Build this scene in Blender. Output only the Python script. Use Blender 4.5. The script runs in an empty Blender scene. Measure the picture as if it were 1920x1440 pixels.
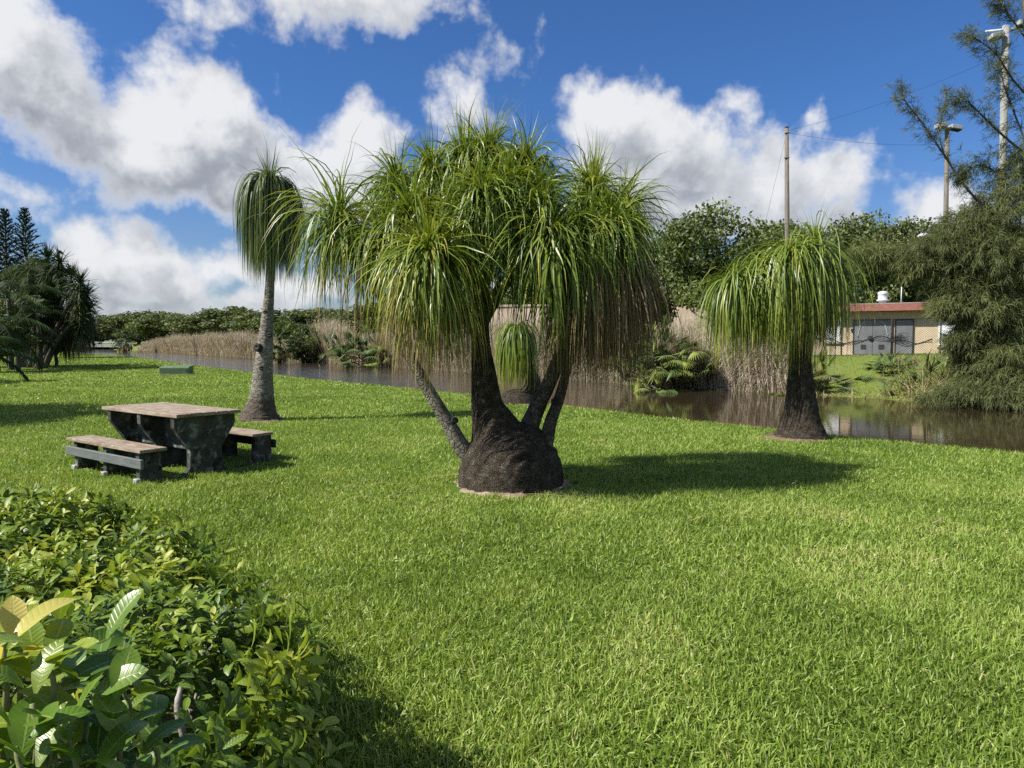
import bpy, math
import numpy as np
from mathutils import Vector

C = bpy.context.scene
rng = np.random.default_rng(7)
PI = math.pi
A = lambda *a: np.array(a, dtype=float)

# ------------------------------------------------------------------ camera
FPX, CAMZ, HOR = 1331.0, 1.7, 640.0
TH = math.atan((720 - HOR) / FPX)
cd = bpy.data.cameras.new('camera')
cd.sensor_width = 36
cd.lens = 36 * FPX / 1920
cd.clip_end = 6000
cd.clip_start = 0.05
cam = bpy.data.objects.new('camera', cd)
C.collection.objects.link(cam)
cam.location = (0, 0, CAMZ)
cam.rotation_euler = (PI / 2 - TH, 0, 0)
C.camera = cam

# ------------------------------------------------------------------ sun, exposure
SUN_EL = math.radians(46)
SUN_AZ = math.atan2(-0.95, -0.31)                 # clockwise from +Y
sd = bpy.data.lights.new('sun', 'SUN')
sd.energy = 4.9
sd.angle = math.radians(0.53)
sd.color = (1.0, 0.95, 0.86)
sun = bpy.data.objects.new('sun', sd)
C.collection.objects.link(sun)
to_sun = Vector((math.sin(SUN_AZ) * math.cos(SUN_EL), math.cos(SUN_AZ) * math.cos(SUN_EL), math.sin(SUN_EL)))
sun.rotation_euler = to_sun.to_track_quat('Z', 'Y').to_euler()
sun.location = (-10, -5, 20)
vs = C.view_settings
C.display_settings.display_device = 'sRGB'
vs.view_transform = 'Standard'
vs.look = 'None'
vs.exposure = 0.85
vs.gamma = 1.0
vs.use_curve_mapping = False
C.render.engine = 'CYCLES'
C.cycles.max_bounces = 7
C.cycles.transparent_max_bounces = 8
C.cycles.diffuse_bounces = 3
C.cycles.glossy_bounces = 3
C.cycles.transmission_bounces = 3
C.cycles.caustics_reflective = False
C.cycles.caustics_refractive = False
C.cycles.use_denoising = False


# ------------------------------------------------------------------ node helper
class NT:
    def __init__(s, tree):
        s.t = tree
        s.n = tree.nodes
        s.l = tree.links

    def new(s, typ, **kw):
        n = s.n.new(typ)
        for k, v in kw.items():
            if k == 'inp':
                for kk, vv in v.items():
                    if hasattr(vv, 'is_output') or isinstance(vv, bpy.types.NodeSocket):
                        s.l.new(vv, n.inputs[kk])
                    else:
                        n.inputs[kk].default_value = vv
            else:
                setattr(n, k, v)
        return n

    def math(s, op, a, b=None, c=None, clamp=False):
        n = s.n.new('ShaderNodeMath')
        n.operation = op
        n.use_clamp = clamp
        for i, v in enumerate((a, b, c)):
            if v is None:
                continue
            if isinstance(v, bpy.types.NodeSocket):
                s.l.new(v, n.inputs[i])
            else:
                n.inputs[i].default_value = v
        return n.outputs[0]

    def vmath(s, op, a, b=None):
        n = s.n.new('ShaderNodeVectorMath')
        n.operation = op
        for i, v in enumerate((a, b)):
            if v is None:
                continue
            if isinstance(v, bpy.types.NodeSocket):
                s.l.new(v, n.inputs[i])
            else:
                n.inputs[i].default_value = v
        return n.outputs['Value'] if op in ('LENGTH', 'DOT_PRODUCT') else n.outputs[0]

    def mix(s, fac, a, b, blend='MIX'):
        n = s.n.new('ShaderNodeMix')
        n.data_type = 'RGBA'
        n.blend_type = blend
        for i, v in ((0, fac), (6, a), (7, b)):
            if isinstance(v, bpy.types.NodeSocket):
                s.l.new(v, n.inputs[i])
            else:
                n.inputs[i].default_value = v if i == 0 else (*v[:3], 1)
        return n.outputs[2]

    def ramp(s, fac, stops, interp='LINEAR'):
        n = s.n.new('ShaderNodeValToRGB')
        n.color_ramp.interpolation = interp
        e = n.color_ramp.elements
        e[0].position, e[0].color = stops[0][0], (*stops[0][1], 1)
        e[1].position, e[1].color = stops[-1][0], (*stops[-1][1], 1)
        for p, c in stops[1:-1]:
            x = e.new(p)
            x.color = (*c, 1)
        s.l.new(fac, n.inputs[0])
        return n.outputs[0]

    def smooth(s, v, a, b):
        n = s.n.new('ShaderNodeMapRange')
        n.interpolation_type = 'SMOOTHSTEP'
        s.l.new(v, n.inputs[0])
        n.inputs[1].default_value = a
        n.inputs[2].default_value = b
        return n.outputs[0]

    def noise(s, vec, scale, detail=4, rough=0.55, dist=0.0):
        n = s.n.new('ShaderNodeTexNoise')
        if vec is not None:
            s.l.new(vec, n.inputs['Vector'])
        n.inputs['Scale'].default_value = scale
        n.inputs['Detail'].default_value = detail
        n.inputs['Roughness'].default_value = rough
        n.inputs['Distortion'].default_value = dist
        return n.outputs[0]


# ------------------------------------------------------------------ world: sky and clouds
def azel(px, py):
    a, b = (px - 960) / FPX, (720 - py) / FPX
    x, y, z = a, math.cos(TH) + b * math.sin(TH), -math.sin(TH) + b * math.cos(TH)
    return math.atan2(x, y), math.atan2(z, math.hypot(x, y))


# azimuth / elevation of each cloud lobe, its two radii and how solid it is
LOBES = [
    (-20, 110, 150, 120, 1.0), (80, 170, 130, 95, 1.0), (195, 245, 125, 80, 1.0), (330, 215, 120, 105, 1.15),
    (430, 270, 110, 120, 1.15), (320, 315, 150, 80, 1.1), (480, 350, 160, 75, 1.05), (600, 350, 95, 75, 1.0),
    (690, 295, 75, 82, 1.1), (650, 370, 120, 70, 1.0),
    (890, 180, 130, 120, 0.50), (1012, 50, 30, 60, 0.50), (960, 130, 70, 60, 0.52), (840, 260, 100, 70, 0.54),
    (1130, 225, 100, 85, 1.1), (1190, 310, 160, 100, 1.1), (1330, 310, 140, 85, 1.0), (1470, 350, 140, 90, 0.95),
    (1590, 395, 80, 55, 0.8), (1280, 390, 200, 60, 1.05), (1380, 190, 60, 60, 0.50), (1520, 215, 60, 60, 0.48),
    (640, -30, 240, 90, 0.85), (740, 10, 150, 70, 0.8), (420, -10, 130, 60, 0.6),
    (50, 360, 110, 50, 0.66), (165, 468, 55, 58, 1.0), (245, 485, 88, 72, 1.0), (335, 520, 85, 50, 0.84), (425, 500, 100, 52, 0.78),
    (600, 540, 130, 50, 0.74), (270, 578, 130, 36, 0.76), (480, 572, 140, 40, 0.74), (430, 455, 60, 40, 0.55), (1780, 410, 130, 70, 0.8),
    (1000, 560, 400, 80, 0.6), (1150, 380, 110, 90, 0.95),
]


def cloud_group():
    g = bpy.data.node_groups.new('cloud_density', 'ShaderNodeTree')
    g.interface.new_socket('P', in_out='INPUT', socket_type='NodeSocketVector')
    g.interface.new_socket('D', in_out='OUTPUT', socket_type='NodeSocketFloat')
    t = NT(g)
    gi = t.new('NodeGroupInput').outputs[0]
    go = t.new('NodeGroupOutput')
    warp = t.new('ShaderNodeTexNoise', noise_dimensions='2D', inp={'Vector': gi, 'Scale': 9.0, 'Detail': 3.0, 'Roughness': 0.55}).outputs['Color']
    w = t.vmath('SUBTRACT', warp, (0.5, 0.5, 0.5))
    w = t.vmath('MULTIPLY', w, (0.045, 0.045, 0.0))
    p = t.vmath('ADD', gi, w)
    acc = None
    for px, py, rx, ry, wt in LOBES:
        az, el = azel(px, py)
        k = t.n.new('ShaderNodeVectorMath')
        k.operation = 'MULTIPLY_ADD'
        sx, sy = FPX / rx, FPX / ry
        t.l.new(p, k.inputs[0])
        k.inputs[1].default_value = (sx, sy, 0)
        k.inputs[2].default_value = (-az * sx, -el * sy, 0)
        ln = t.vmath('LENGTH', k.outputs[0])
        v = t.math('MULTIPLY_ADD', ln, -0.62 * wt, wt)
        acc = v if acc is None else t.math('SMOOTH_MAX', acc, v, 0.07)
    # the rest of the sky, out of this view, carries broken cumulus too
    far = t.noise(gi, 2.6, 3, 0.55)
    far.node.noise_dimensions = '2D'
    sep = t.new('ShaderNodeSeparateXYZ', inp={0: gi})
    side = t.smooth(t.math('ABSOLUTE', sep.outputs[0]), 0.72, 1.0)
    rest = t.math('MULTIPLY', t.math('MULTIPLY_ADD', far, 3.0, -1.15), side)
    acc = t.math('MAXIMUM', acc, rest)
    nz = t.noise(gi, 11.0, 9, 0.58)
    nz.node.noise_dimensions = '2D'
    vo = t.n.new('ShaderNodeTexVoronoi')
    vo.feature = 'SMOOTH_F1'
    vo.voronoi_dimensions = '2D'
    vo.normalize = True
    t.l.new(p, vo.inputs['Vector'])
    vo.inputs['Scale'].default_value = 17.0
    vo.inputs['Detail'].default_value = 3.0
    vo.inputs['Roughness'].default_value = 0.55
    vo.inputs['Lacunarity'].default_value = 2.2
    vo.inputs['Smoothness'].default_value = 0.6
    d = t.math('MULTIPLY_ADD', t.math('SUBTRACT', nz, 0.5), 1.0, acc)
    d = t.math('MULTIPLY_ADD', t.math('SUBTRACT', 0.36, vo.outputs['Distance']), 0.55, d)
    t.l.new(d, go.inputs[0])
    return g


world = bpy.data.worlds.new('World')
C.world = world
world.use_nodes = True
world.cycles.sampling_method = 'MANUAL'
world.cycles.sample_map_resolution = 512
t = NT(world.node_tree)
t.n.clear()
sky = t.new('ShaderNodeTexSky', sky_type='NISHITA', sun_disc=False)
sky.sun_elevation = SUN_EL
sky.sun_rotation = SUN_AZ
sky.air_density = 1.0
sky.dust_density = 0.6
sky.ozone_density = 3.0
SKY_STRENGTH = 0.053
tc = t.new('ShaderNodeTexCoord').outputs['Generated']
sx = t.new('ShaderNodeSeparateXYZ', inp={0: tc})
az = t.math('ARCTAN2', sx.outputs[0], sx.outputs[1])
el = t.math('ARCSINE', sx.outputs[2])
cb = t.new('ShaderNodeCombineXYZ', inp={0: az, 1: el, 2: 0.0}).outputs[0]
grp = cloud_group()
g1 = t.new('ShaderNodeGroup', node_tree=grp)
t.l.new(cb, g1.inputs[0])
off = t.vmath('ADD', cb, (-0.03, 0.055, 0))
g2 = t.new('ShaderNodeGroup', node_tree=grp)
t.l.new(off, g2.inputs[0])
D1, D2 = g1.outputs[0], g2.outputs[0]
alpha = t.smooth(D1, 0.34, 0.70)
lit = t.smooth(t.math('SUBTRACT', D1, D2), -0.30, 0.50)
thick = t.smooth(D1, 0.40, 0.82)
core = t.math('MULTIPLY', thick, t.math('SUBTRACT', 1.0, lit))
ccol = t.mix(core, (0.475, 0.48, 0.492), (0.190, 0.207, 0.238))
skyc = t.mix(1.0, sky.outputs[0], t.mix(t.smooth(el, 0.0, 0.32), (0.86, 0.93, 1.12), (0.50, 0.84, 1.30)), 'MULTIPLY')
skys = t.vmath('SCALE', skyc)
skys.node.inputs['Scale'].default_value = SKY_STRENGTH
cs = t.mix(t.math('MULTIPLY', alpha, 0.97), skys, ccol)
bg = t.new('ShaderNodeBackground', inp={'Color': cs, 'Strength': 1.0})
wo = t.new('ShaderNodeOutputWorld')
t.l.new(bg.outputs[0], wo.inputs[0])


# ------------------------------------------------------------------ pixel <-> world (one-off measurement of where things stand)
def W(px, py, d):
    a, b = (px - 960) / FPX, (720 - py) / FPX
    y = math.cos(TH) + b * math.sin(TH)
    z = -math.sin(TH) + b * math.cos(TH)
    s = d / y
    return A(a * s, d, CAMZ + z * s)


# ------------------------------------------------------------------ mesh helpers
def norm(v):
    return v / np.maximum(np.linalg.norm(v, axis=-1, keepdims=True), 1e-9)


def mesh(name, V, Fs, mat, attrs=None, smooth=True):
    V = np.asarray(V, dtype=np.float32).reshape(-1, 3)
    if not isinstance(Fs, list):
        Fs = [Fs]
    Fs = [np.asarray(f, dtype=np.int32) for f in Fs if len(f)]
    me = bpy.data.meshes.new(name)
    me.vertices.add(len(V))
    me.vertices.foreach_set('co', V.ravel())
    idx = np.concatenate([f.ravel() for f in Fs])
    tot = np.concatenate([np.full(len(f), f.shape[1], dtype=np.int32) for f in Fs])
    st = np.concatenate([[0], np.cumsum(tot)[:-1]]).astype(np.int32)
    me.loops.add(len(idx))
    me.loops.foreach_set('vertex_index', idx)
    me.polygons.add(len(tot))
    me.polygons.foreach_set('loop_start', st)
    me.polygons.foreach_set('loop_total', tot)
    me.polygons.foreach_set('use_smooth', np.full(len(tot), smooth, dtype=bool))
    for k, v in (attrs or {}).items():
        at = me.attributes.new(k, 'FLOAT', 'POINT')
        at.data.foreach_set('value', np.asarray(v, dtype=np.float32).ravel())
    me.update(calc_edges=True)
    if mat is not None:
        me.materials.append(mat)
    return me


LOC = {}


def tag(o, label=None, cat=None, group=None, kind=None):
    if label:
        o['label'] = label
    if cat:
        o['category'] = cat
    if group:
        o['group'] = group
    if kind:
        o['kind'] = kind
    return o


def thing(name, label, cat, loc=(0, 0, 0), group=None):
    o = bpy.data.objects.new(name, None)
    o.empty_display_size = 0.2
    C.collection.objects.link(o)
    o.location = tuple(loc)
    LOC[o] = A(*loc)
    return tag(o, label, cat, group)


def part(name, V, Fs, mat, parent=None, attrs=None, smooth=True):
    V = np.asarray(V, dtype=float).reshape(-1, 3)
    base = LOC.get(parent, A(0, 0, 0)) if parent is not None else A(0, 0, 0)
    o = bpy.data.objects.new(name, mesh(name, V - base, Fs, mat, attrs, smooth))
    C.collection.objects.link(o)
    LOC[o] = base
    if parent is not None:
        o.parent = parent
    return o


def solo(name, V, Fs, mat, loc, label=None, cat=None, group=None, kind=None, attrs=None, smooth=True):
    V = np.asarray(V, dtype=float).reshape(-1, 3)
    o = bpy.data.objects.new(name, mesh(name, V - A(*loc), Fs, mat, attrs, smooth))
    C.collection.objects.link(o)
    o.location = tuple(loc)
    return tag(o, label, cat, group, kind)


class MB:
    """collects pieces of one mesh"""
    def __init__(s):
        s.V, s.F, s.T, s.n, s.R = [], {}, [], 0, []

    def add(s, V, F, tint=None, rib=None):
        V = np.asarray(V, dtype=float).reshape(-1, 3)
        for f in (F if isinstance(F, list) else [F]):
            f = np.asarray(f)
            if len(f):
                s.F.setdefault(f.shape[1], []).append(f + s.n)
        s.V.append(V)
        s.T.append(np.zeros(len(V)) if tint is None else np.broadcast_to(np.asarray(tint, float).ravel(), (len(V),)) if np.size(tint) > 1 else np.full(len(V), float(tint)))
        s.n += len(V)
        if rib is not None:
            s.R.append(rib)
        return s

    def get(s):
        return np.concatenate(s.V), [np.concatenate(f) for f in s.F.values()], dict({'tint': np.concatenate(s.T)}, **({'rib': np.concatenate([r[0] for r in s.R]), 'along': np.concatenate([r[1] for r in s.R])} if s.R else {}))

    def part(s, name, mat, parent=None, smooth=True):
        V, F, T = s.get()
        return part(name, V, F, mat, parent, T, smooth)

    def solo(s, name, mat, loc, label=None, cat=None, group=None, kind=None, smooth=True):
        V, F, T = s.get()
        return solo(name, V, F, mat, loc, label, cat, group, kind, T, smooth)


def ribbons(st, dr, L, Wd, g, S=6, twist=0.0, jit=0.0, prof=None, tint=None, tip=0.0, tpow=2.0, seed_side=0.35, recurve=0.0):
    """N strap leaves: start, direction, length, width and droop of each"""
    st, dr = np.asarray(st, float), norm(np.asarray(dr, float))
    N = len(st)
    L, Wd, g = (np.broadcast_to(np.asarray(x, float), (N,)) for x in (L, Wd, g))
    if prof is None:
        prof = lambda u: np.minimum(1, 0.55 + 3 * u) * np.clip((1 - u) * 1.6, 0.06, 1)
    s0 = np.cross(dr, A(0, 0, 1)) + rng.normal(0, seed_side, (N, 3)) * 0.5
    bad = np.linalg.norm(s0, axis=1) < 0.15
    s0[bad] += rng.normal(0, 1, (bad.sum(), 3))
    s0 = norm(s0 - dr * (s0 * dr).sum(1, keepdims=True))
    P, d = [st], dr.copy()
    V = np.zeros((N, S + 1, 2, 3))
    tw = rng.normal(0, twist, N)
    for k in range(S + 1):
        u = k / S
        s = norm(s0 - d * (s0 * d).sum(1, keepdims=True))
        n = np.cross(s, d)
        a = (tw * u)[:, None]
        s = s * np.cos(a) + n * np.sin(a)
        w = (Wd * 0.5 * prof(u))[:, None]
        V[:, k, 0] = P[-1] - s * w
        V[:, k, 1] = P[-1] + s * w
        if k < S:
            d = norm(d + A(0, 0, -1) * (g[:, None] / S) * (1 - recurve + 2 * recurve * u) + (rng.normal(0, jit, (N, 3)) if jit else 0))
            P.append(P[-1] + d * (L / S)[:, None])
    i = np.arange(N)[:, None] * (2 * (S + 1)) + np.arange(S)[None] * 2
    F = np.stack([i, i + 1, i + 3, i + 2], -1).reshape(-1, 4)
    T = np.zeros((N, S + 1, 2)) + (0 if tint is None else np.asarray(tint, float).reshape(-1, 1, 1))
    T += (np.linspace(0, 1, S + 1) ** tpow)[None, :, None] * (np.asarray(tip, float).reshape(-1, 1, 1))
    return V.reshape(-1, 3), F, T.ravel()


def leaves(pos, dr, up, L, Wd, bend=0.5, fold=0.25, S=5, tint=None):
    """N broad leaves with a midrib fold"""
    pos, dr = np.asarray(pos, float), norm(np.asarray(dr, float))
    N = len(pos)
    L, Wd = (np.broadcast_to(np.asarray(x, float), (N,)) for x in (L, Wd))
    bend = np.broadcast_to(np.asarray(bend, float), (N,))
    s = norm(np.cross(dr, up))
    V = np.zeros((N, S + 1, 3, 3))
    P, d = pos.copy(), dr.copy()
    for k in range(S + 1):
        u = k / S
        n = norm(np.cross(s, d))
        w = (Wd * 0.5 * (math.sin(PI * min(1, u ** 1.25 * 0.95 + 0.03)) ** 0.8 if u < 1 else 0.05))[:, None]
        wob = 0.06 * math.sin(u * 9)
        V[:, k, 0] = P - s * w + n * w * (fold + wob)
        V[:, k, 1] = P
        V[:, k, 2] = P + s * w + n * w * (fold - wob)
        d = norm(d - n * (bend / S)[:, None])
        P = P + d * (L / S)[:, None]
    b = np.arange(N)[:, None, None] * (3 * (S + 1)) + np.arange(S)[None, :, None] * 3 + np.arange(2)[None, None]
    F = np.stack([b, b + 1, b + 4, b + 3], -1).reshape(-1, 4)
    T = np.zeros((N, S + 1, 3)) + (0 if tint is None else np.asarray(tint, float).reshape(-1, 1, 1))
    rib = np.broadcast_to(A(1, 0, -1)[None, None], T.shape).ravel()
    alo = np.broadcast_to(np.linspace(0, 1, S + 1)[None, :, None], T.shape).ravel()
    return V.reshape(-1, 3), F, T.ravel(), (rib, alo)


def curve(pts, n=24, extra=None):
    pts = np.asarray(pts, float)
    q = np.vstack([2 * pts[0] - pts[1], pts, 2 * pts[-1] - pts[-2]])
    out = []
    m = len(pts) - 1
    for u in np.linspace(0, m - 1e-6, n):
        i = int(u)
        t_ = u - i
        p0, p1, p2, p3 = q[i], q[i + 1], q[i + 2], q[i + 3]
        out.append(0.5 * (2 * p1 + (p2 - p0) * t_ + (2 * p0 - 5 * p1 + 4 * p2 - p3) * t_ ** 2 + (3 * p1 - p0 - 3 * p2 + p3) * t_ ** 3))
    return np.array(out)


def tube(path, rad, n=10, rough=0.0, cap=True):
    path = np.asarray(path, float)
    K = len(path)
    rad = np.broadcast_to(np.asarray(rad, float), (K,))
    tn = norm(np.gradient(path, axis=0))
    a = A(0, 0, 1) if abs(tn[0][2]) < 0.8 else A(1, 0, 0)
    x = norm(np.cross(tn[0], a))
    V = np.zeros((K, n, 3))
    ang = np.arange(n) * 2 * PI / n
    for k in range(K):
        x = norm(x - tn[k] * (x @ tn[k]))
        y = np.cross(tn[k], x)
        r = rad[k] * (1 + (rng.normal(0, rough, n) if rough else 0))
        V[k] = path[k] + (np.cos(ang) * r)[:, None] * x + (np.sin(ang) * r)[:, None] * y
    i = np.arange(K - 1)[:, None] * n + np.arange(n)[None]
    j = np.arange(K - 1)[:, None] * n + (np.arange(n)[None] + 1) % n
    F = [np.stack([i, j, j + n, i + n], -1).reshape(-1, 4)]
    if cap:
        F.append(np.array([np.arange(n)[::-1], (K - 1) * n + np.arange(n)]))
    return V.reshape(-1, 3), F


def lathe(c, prof, n=24, rough=0.0):
    """prof: (radius, z) pairs about the vertical axis through c"""
    prof = np.asarray(prof, float)
    path = np.array([[c[0], c[1], c[2] + z] for r, z in prof])
    ang = np.arange(n) * 2 * PI / n
    ph = rng.uniform(0, 6.28, 6)
    V = np.zeros((len(prof), n, 3))
    for k, (r, z) in enumerate(prof):
        w = 1 + rough * (np.sin(3 * ang + ph[0]) + 0.7 * np.sin(5 * ang + ph[1] + z * 3) + 0.5 * np.sin(8 * ang + ph[2]))
        V[k] = path[k] + np.stack([np.cos(ang) * r * w, np.sin(ang) * r * w, np.zeros(n)], -1)
    i = np.arange(len(prof) - 1)[:, None] * n + np.arange(n)[None]
    j = np.arange(len(prof) - 1)[:, None] * n + (np.arange(n)[None] + 1) % n
    F = [np.stack([i, j, j + n, i + n], -1).reshape(-1, 4), np.array([np.arange(n)[::-1], (len(prof) - 1) * n + np.arange(n)])]
    return V.reshape(-1, 3), F


BOXF = np.array([[0, 3, 2, 1], [4, 5, 6, 7], [0, 1, 5, 4], [1, 2, 6, 5], [2, 3, 7, 6], [3, 0, 4, 7]])


def box(o, u, v, w):
    """box from corner o spanned by the vectors u, v, w"""
    o, u, v, w = (np.asarray(x, float) for x in (o, u, v, w))
    return np.array([o, o + u, o + u + v, o + v, o + w, o + u + w, o + u + v + w, o + v + w]), BOXF


def bevel(o, w=0.008, seg=2):
    m = o.modifiers.new('bevel', 'BEVEL')
    m.width = w
    m.segments = seg
    m.limit_method = 'ANGLE'
    return o


# ------------------------------------------------------------------ materials
def newmat(name):
    m = bpy.data.materials.new(name)
    m.use_nodes = True
    t = NT(m.node_tree)
    t.n.clear()
    out = t.new('ShaderNodeOutputMaterial')
    return m, t, out


def leaf_mat(name, stops, rough=0.45, trans=0.3, spec=0.4, tcol=1.25, var=None, veins=0):
    m, t, out = newmat(name)
    at = t.new('ShaderNodeAttribute', attribute_name='tint').outputs['Fac']
    if var:
        co = t.new('ShaderNodeTexCoord').outputs['Object']
        nz = t.noise(co, var[0], 3)
        at = t.math('MULTIPLY_ADD', t.math('SUBTRACT', nz, 0.5), var[1], at)
    col = t.ramp(at, stops)
    p = t.new('ShaderNodeBsdfPrincipled', inp={'Roughness': rough, 'Specular IOR Level': spec})
    if veins:
        rb = t.math('ABSOLUTE', t.new('ShaderNodeAttribute', attribute_name='rib').outputs['Fac'])
        al = t.new('ShaderNodeAttribute', attribute_name='along').outputs['Fac']
        w = t.math('SINE', t.math('MULTIPLY', t.math('SUBTRACT', al, t.math('MULTIPLY', rb, .10)), veins * 6.28))
        vn = t.math('MULTIPLY', t.smooth(w, .75, 1.0), .12)
        md = t.math('SUBTRACT', 1.0, t.smooth(rb, .03, .10))
        col = t.mix(t.math('MULTIPLY', t.math('MAXIMUM', vn, md), .42), col, (.40, .44, .15))
        bp = t.new('ShaderNodeBump', inp={'Height': t.math('MULTIPLY', t.math('MAXIMUM', t.smooth(w, -.2, 1.0), md), -1.0), 'Strength': .3, 'Distance': .0012})
        t.l.new(bp.outputs[0], p.inputs['Normal'])
    t.l.new(col, p.inputs['Base Color'])
    if trans:
        tc_ = t.mix(1.0, col, (tcol * 1.05, tcol, tcol * 0.45), 'MULTIPLY')
        tr = t.new('ShaderNodeBsdfTranslucent', inp={'Color': tc_})
        mx = t.new('ShaderNodeMixShader', inp={0: trans})
        t.l.new(p.outputs[0], mx.inputs[1])
        t.l.new(tr.outputs[0], mx.inputs[2])
        t.l.new(mx.outputs[0], out.inputs[0])
    else:
        t.l.new(p.outputs[0], out.inputs[0])
    return m


def rough_mat(name, cols, scale=8, detail=6, rough=0.85, bump=0.4, bscale=30, stretch=(1, 1, 1), spots=None, crack=None, dist=0.02, spec=0.3, foot=None):
    """cols: ramp over noise; spots: (colour, scale, from, to) patches; crack: voronoi scale"""
    m, t, out = newmat(name)
    co = t.new('ShaderNodeTexCoord').outputs['Object']
    cs_ = t.vmath('MULTIPLY', co, stretch)
    nz = t.noise(cs_, scale, detail, 0.62)
    col = t.ramp(nz, cols)
    h = t.noise(cs_, bscale, 6, 0.65)
    if crack:
        v = t.new('ShaderNodeTexVoronoi', feature='DISTANCE_TO_EDGE', inp={'Vector': t.vmath('ADD', cs_, t.vmath('MULTIPLY', t.new('ShaderNodeTexNoise', inp={'Vector': cs_, 'Scale': crack * 0.7}).outputs['Color'], (1.2 / crack,) * 3)), 'Scale': crack})
        e = t.smooth(v.outputs[0], 0.0, 0.16)
        h = t.math('ADD', t.math('MULTIPLY', e, 0.9), t.math('MULTIPLY', h, 0.5))
        col = t.mix(t.math('MULTIPLY', t.math('SUBTRACT', 1, e), 0.6), col, tuple(c * 0.35 for c in cols[0][1]))
    for sc_, ss, a, b in (spots or []):
        sn = t.noise(co, ss, 5, 0.6, 0.3)
        col = t.mix(t.smooth(sn, a, b), col, sc_)
    if foot:
        zz = t.new('ShaderNodeSeparateXYZ', inp={0: co}).outputs[2]
        zz = t.math('MULTIPLY_ADD', t.math('SUBTRACT', t.noise(co, 7.0, 5), 0.5), 0.55, zz)
        ft = t.math('SUBTRACT', 1.0, t.smooth(zz, foot[0], foot[1]))
        col = t.mix(t.math('MULTIPLY', ft, .93), col, t.ramp(t.noise(co, 14, 6), [(.3, (.03, .023, .017)), (.7, (.11, .085, .062))]))
    bp = t.new('ShaderNodeBump', inp={'Height': h, 'Strength': bump, 'Distance': dist})
    p = t.new('ShaderNodeBsdfPrincipled', inp={'Base Color': col, 'Roughness': rough, 'Specular IOR Level': spec, 'Normal': bp.outputs[0]})
    t.l.new(p.outputs[0], out.inputs[0])
    return m


M = {}
M['palm'] = leaf_mat('palm_leaf', [(0.0, (0.045, 0.085, 0.014)), (0.25, (0.115, 0.175, 0.025)), (0.5, (0.21, 0.27, 0.038)), (0.75, (0.42, 0.38, 0.075)), (1.0, (0.23, 0.16, 0.085))], rough=0.40, trans=0.28, spec=0.42)
M['palm_dark'] = leaf_mat('palm_leaf_dark', [(0.0, (0.035, 0.062, 0.018)), (0.3, (0.070, 0.105, 0.028)), (0.6, (0.15, 0.18, 0.045)), (1.0, (0.22, 0.16, 0.09))], rough=0.4, trans=0.22, spec=0.4)
M['thatch'] = leaf_mat('dead_palm_leaf', [(0.0, (0.12, 0.085, 0.045)), (0.5, (0.23, 0.165, 0.09)), (1.0, (0.34, 0.26, 0.13))], rough=0.75, trans=0.2, spec=0.15, tcol=1.0)
M['grass'] = leaf_mat('lawn_blades', [(0.0, (0.075, 0.115, 0.018)), (0.4, (0.185, 0.275, 0.042)), (0.75, (0.315, 0.42, 0.086)), (1.0, (0.45, 0.42, 0.19))], rough=0.48, trans=0.34, spec=0.38, tcol=1.2)
M['reed'] = leaf_mat('dry_reed', [(0.0, (0.22, 0.17, 0.13)), (0.4, (0.38, 0.315, 0.25)), (0.8, (0.52, 0.455, 0.37)), (1.0, (0.20, 0.23, 0.10))], rough=0.8, trans=0.25, spec=0.15, tcol=1.0)
M['weed'] = leaf_mat('bank_weed', [(0.0, (0.05, 0.09, 0.02)), (0.4, (0.12, 0.18, 0.035)), (0.7, (0.26, 0.24, 0.10)), (1.0, (0.36, 0.28, 0.17))], rough=0.6, trans=0.25, spec=0.2)
M['oak'] = leaf_mat('oak_leaf', [(0.0, (0.040, 0.058, 0.018)), (0.5, (0.090, 0.12, 0.034)), (1.0, (0.165, 0.195, 0.06))], rough=0.55, trans=0.22, spec=0.35)
M['needle'] = leaf_mat('pine_needle', [(0.0, (0.075, 0.092, 0.038)), (0.5, (0.19, 0.215, 0.085)), (1.0, (0.30, 0.31, 0.13))], rough=0.6, trans=0.35, spec=0.2)
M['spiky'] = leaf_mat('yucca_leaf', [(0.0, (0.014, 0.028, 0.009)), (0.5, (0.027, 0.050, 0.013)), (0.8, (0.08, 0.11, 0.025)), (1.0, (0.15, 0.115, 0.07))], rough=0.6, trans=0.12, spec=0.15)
M['fan'] = leaf_mat('fan_palm_leaf', [(0.0, (0.05, 0.085, 0.028)), (0.5, (0.12, 0.175, 0.055)), (0.8, (0.27, 0.30, 0.07)), (1.0, (0.26, 0.20, 0.11))], rough=0.45, trans=0.2, spec=0.4)
M['hedge'] = leaf_mat('hedge_leaf', [(0.0, (0.028, 0.058, 0.010)), (0.35, (0.072, 0.135, 0.018)), (0.65, (0.19, 0.275, 0.034)), (0.9, (0.32, 0.37, 0.06)), (1.0, (0.40, 0.36, 0.09))], rough=0.38, trans=0.30, spec=0.32, tcol=1.3, veins=8)
M['bigleaf'] = leaf_mat('broad_leaf', [(0.0, (0.045, 0.105, 0.017)), (0.4, (0.10, 0.19, 0.022)), (0.7, (0.27, 0.33, 0.035)), (1.0, (0.55, 0.46, 0.13))], rough=0.33, trans=0.36, spec=0.45, tcol=1.3, var=(30, 0.16), veins=11)
M['bark_dark'] = rough_mat('palm_bark_dark', [(0.28, (0.032, 0.026, 0.020)), (0.5, (0.092, 0.074, 0.056)), (0.75, (0.18, 0.15, 0.118))], spec=.1, scale=11, bump=1.0, bscale=40, crack=55, dist=0.025,
                           spots=[((0.34, 0.34, 0.30), 11.0, 0.68, 0.74), ((0.032, 0.025, 0.019), 2.2, 0.56, 0.74)])
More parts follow.
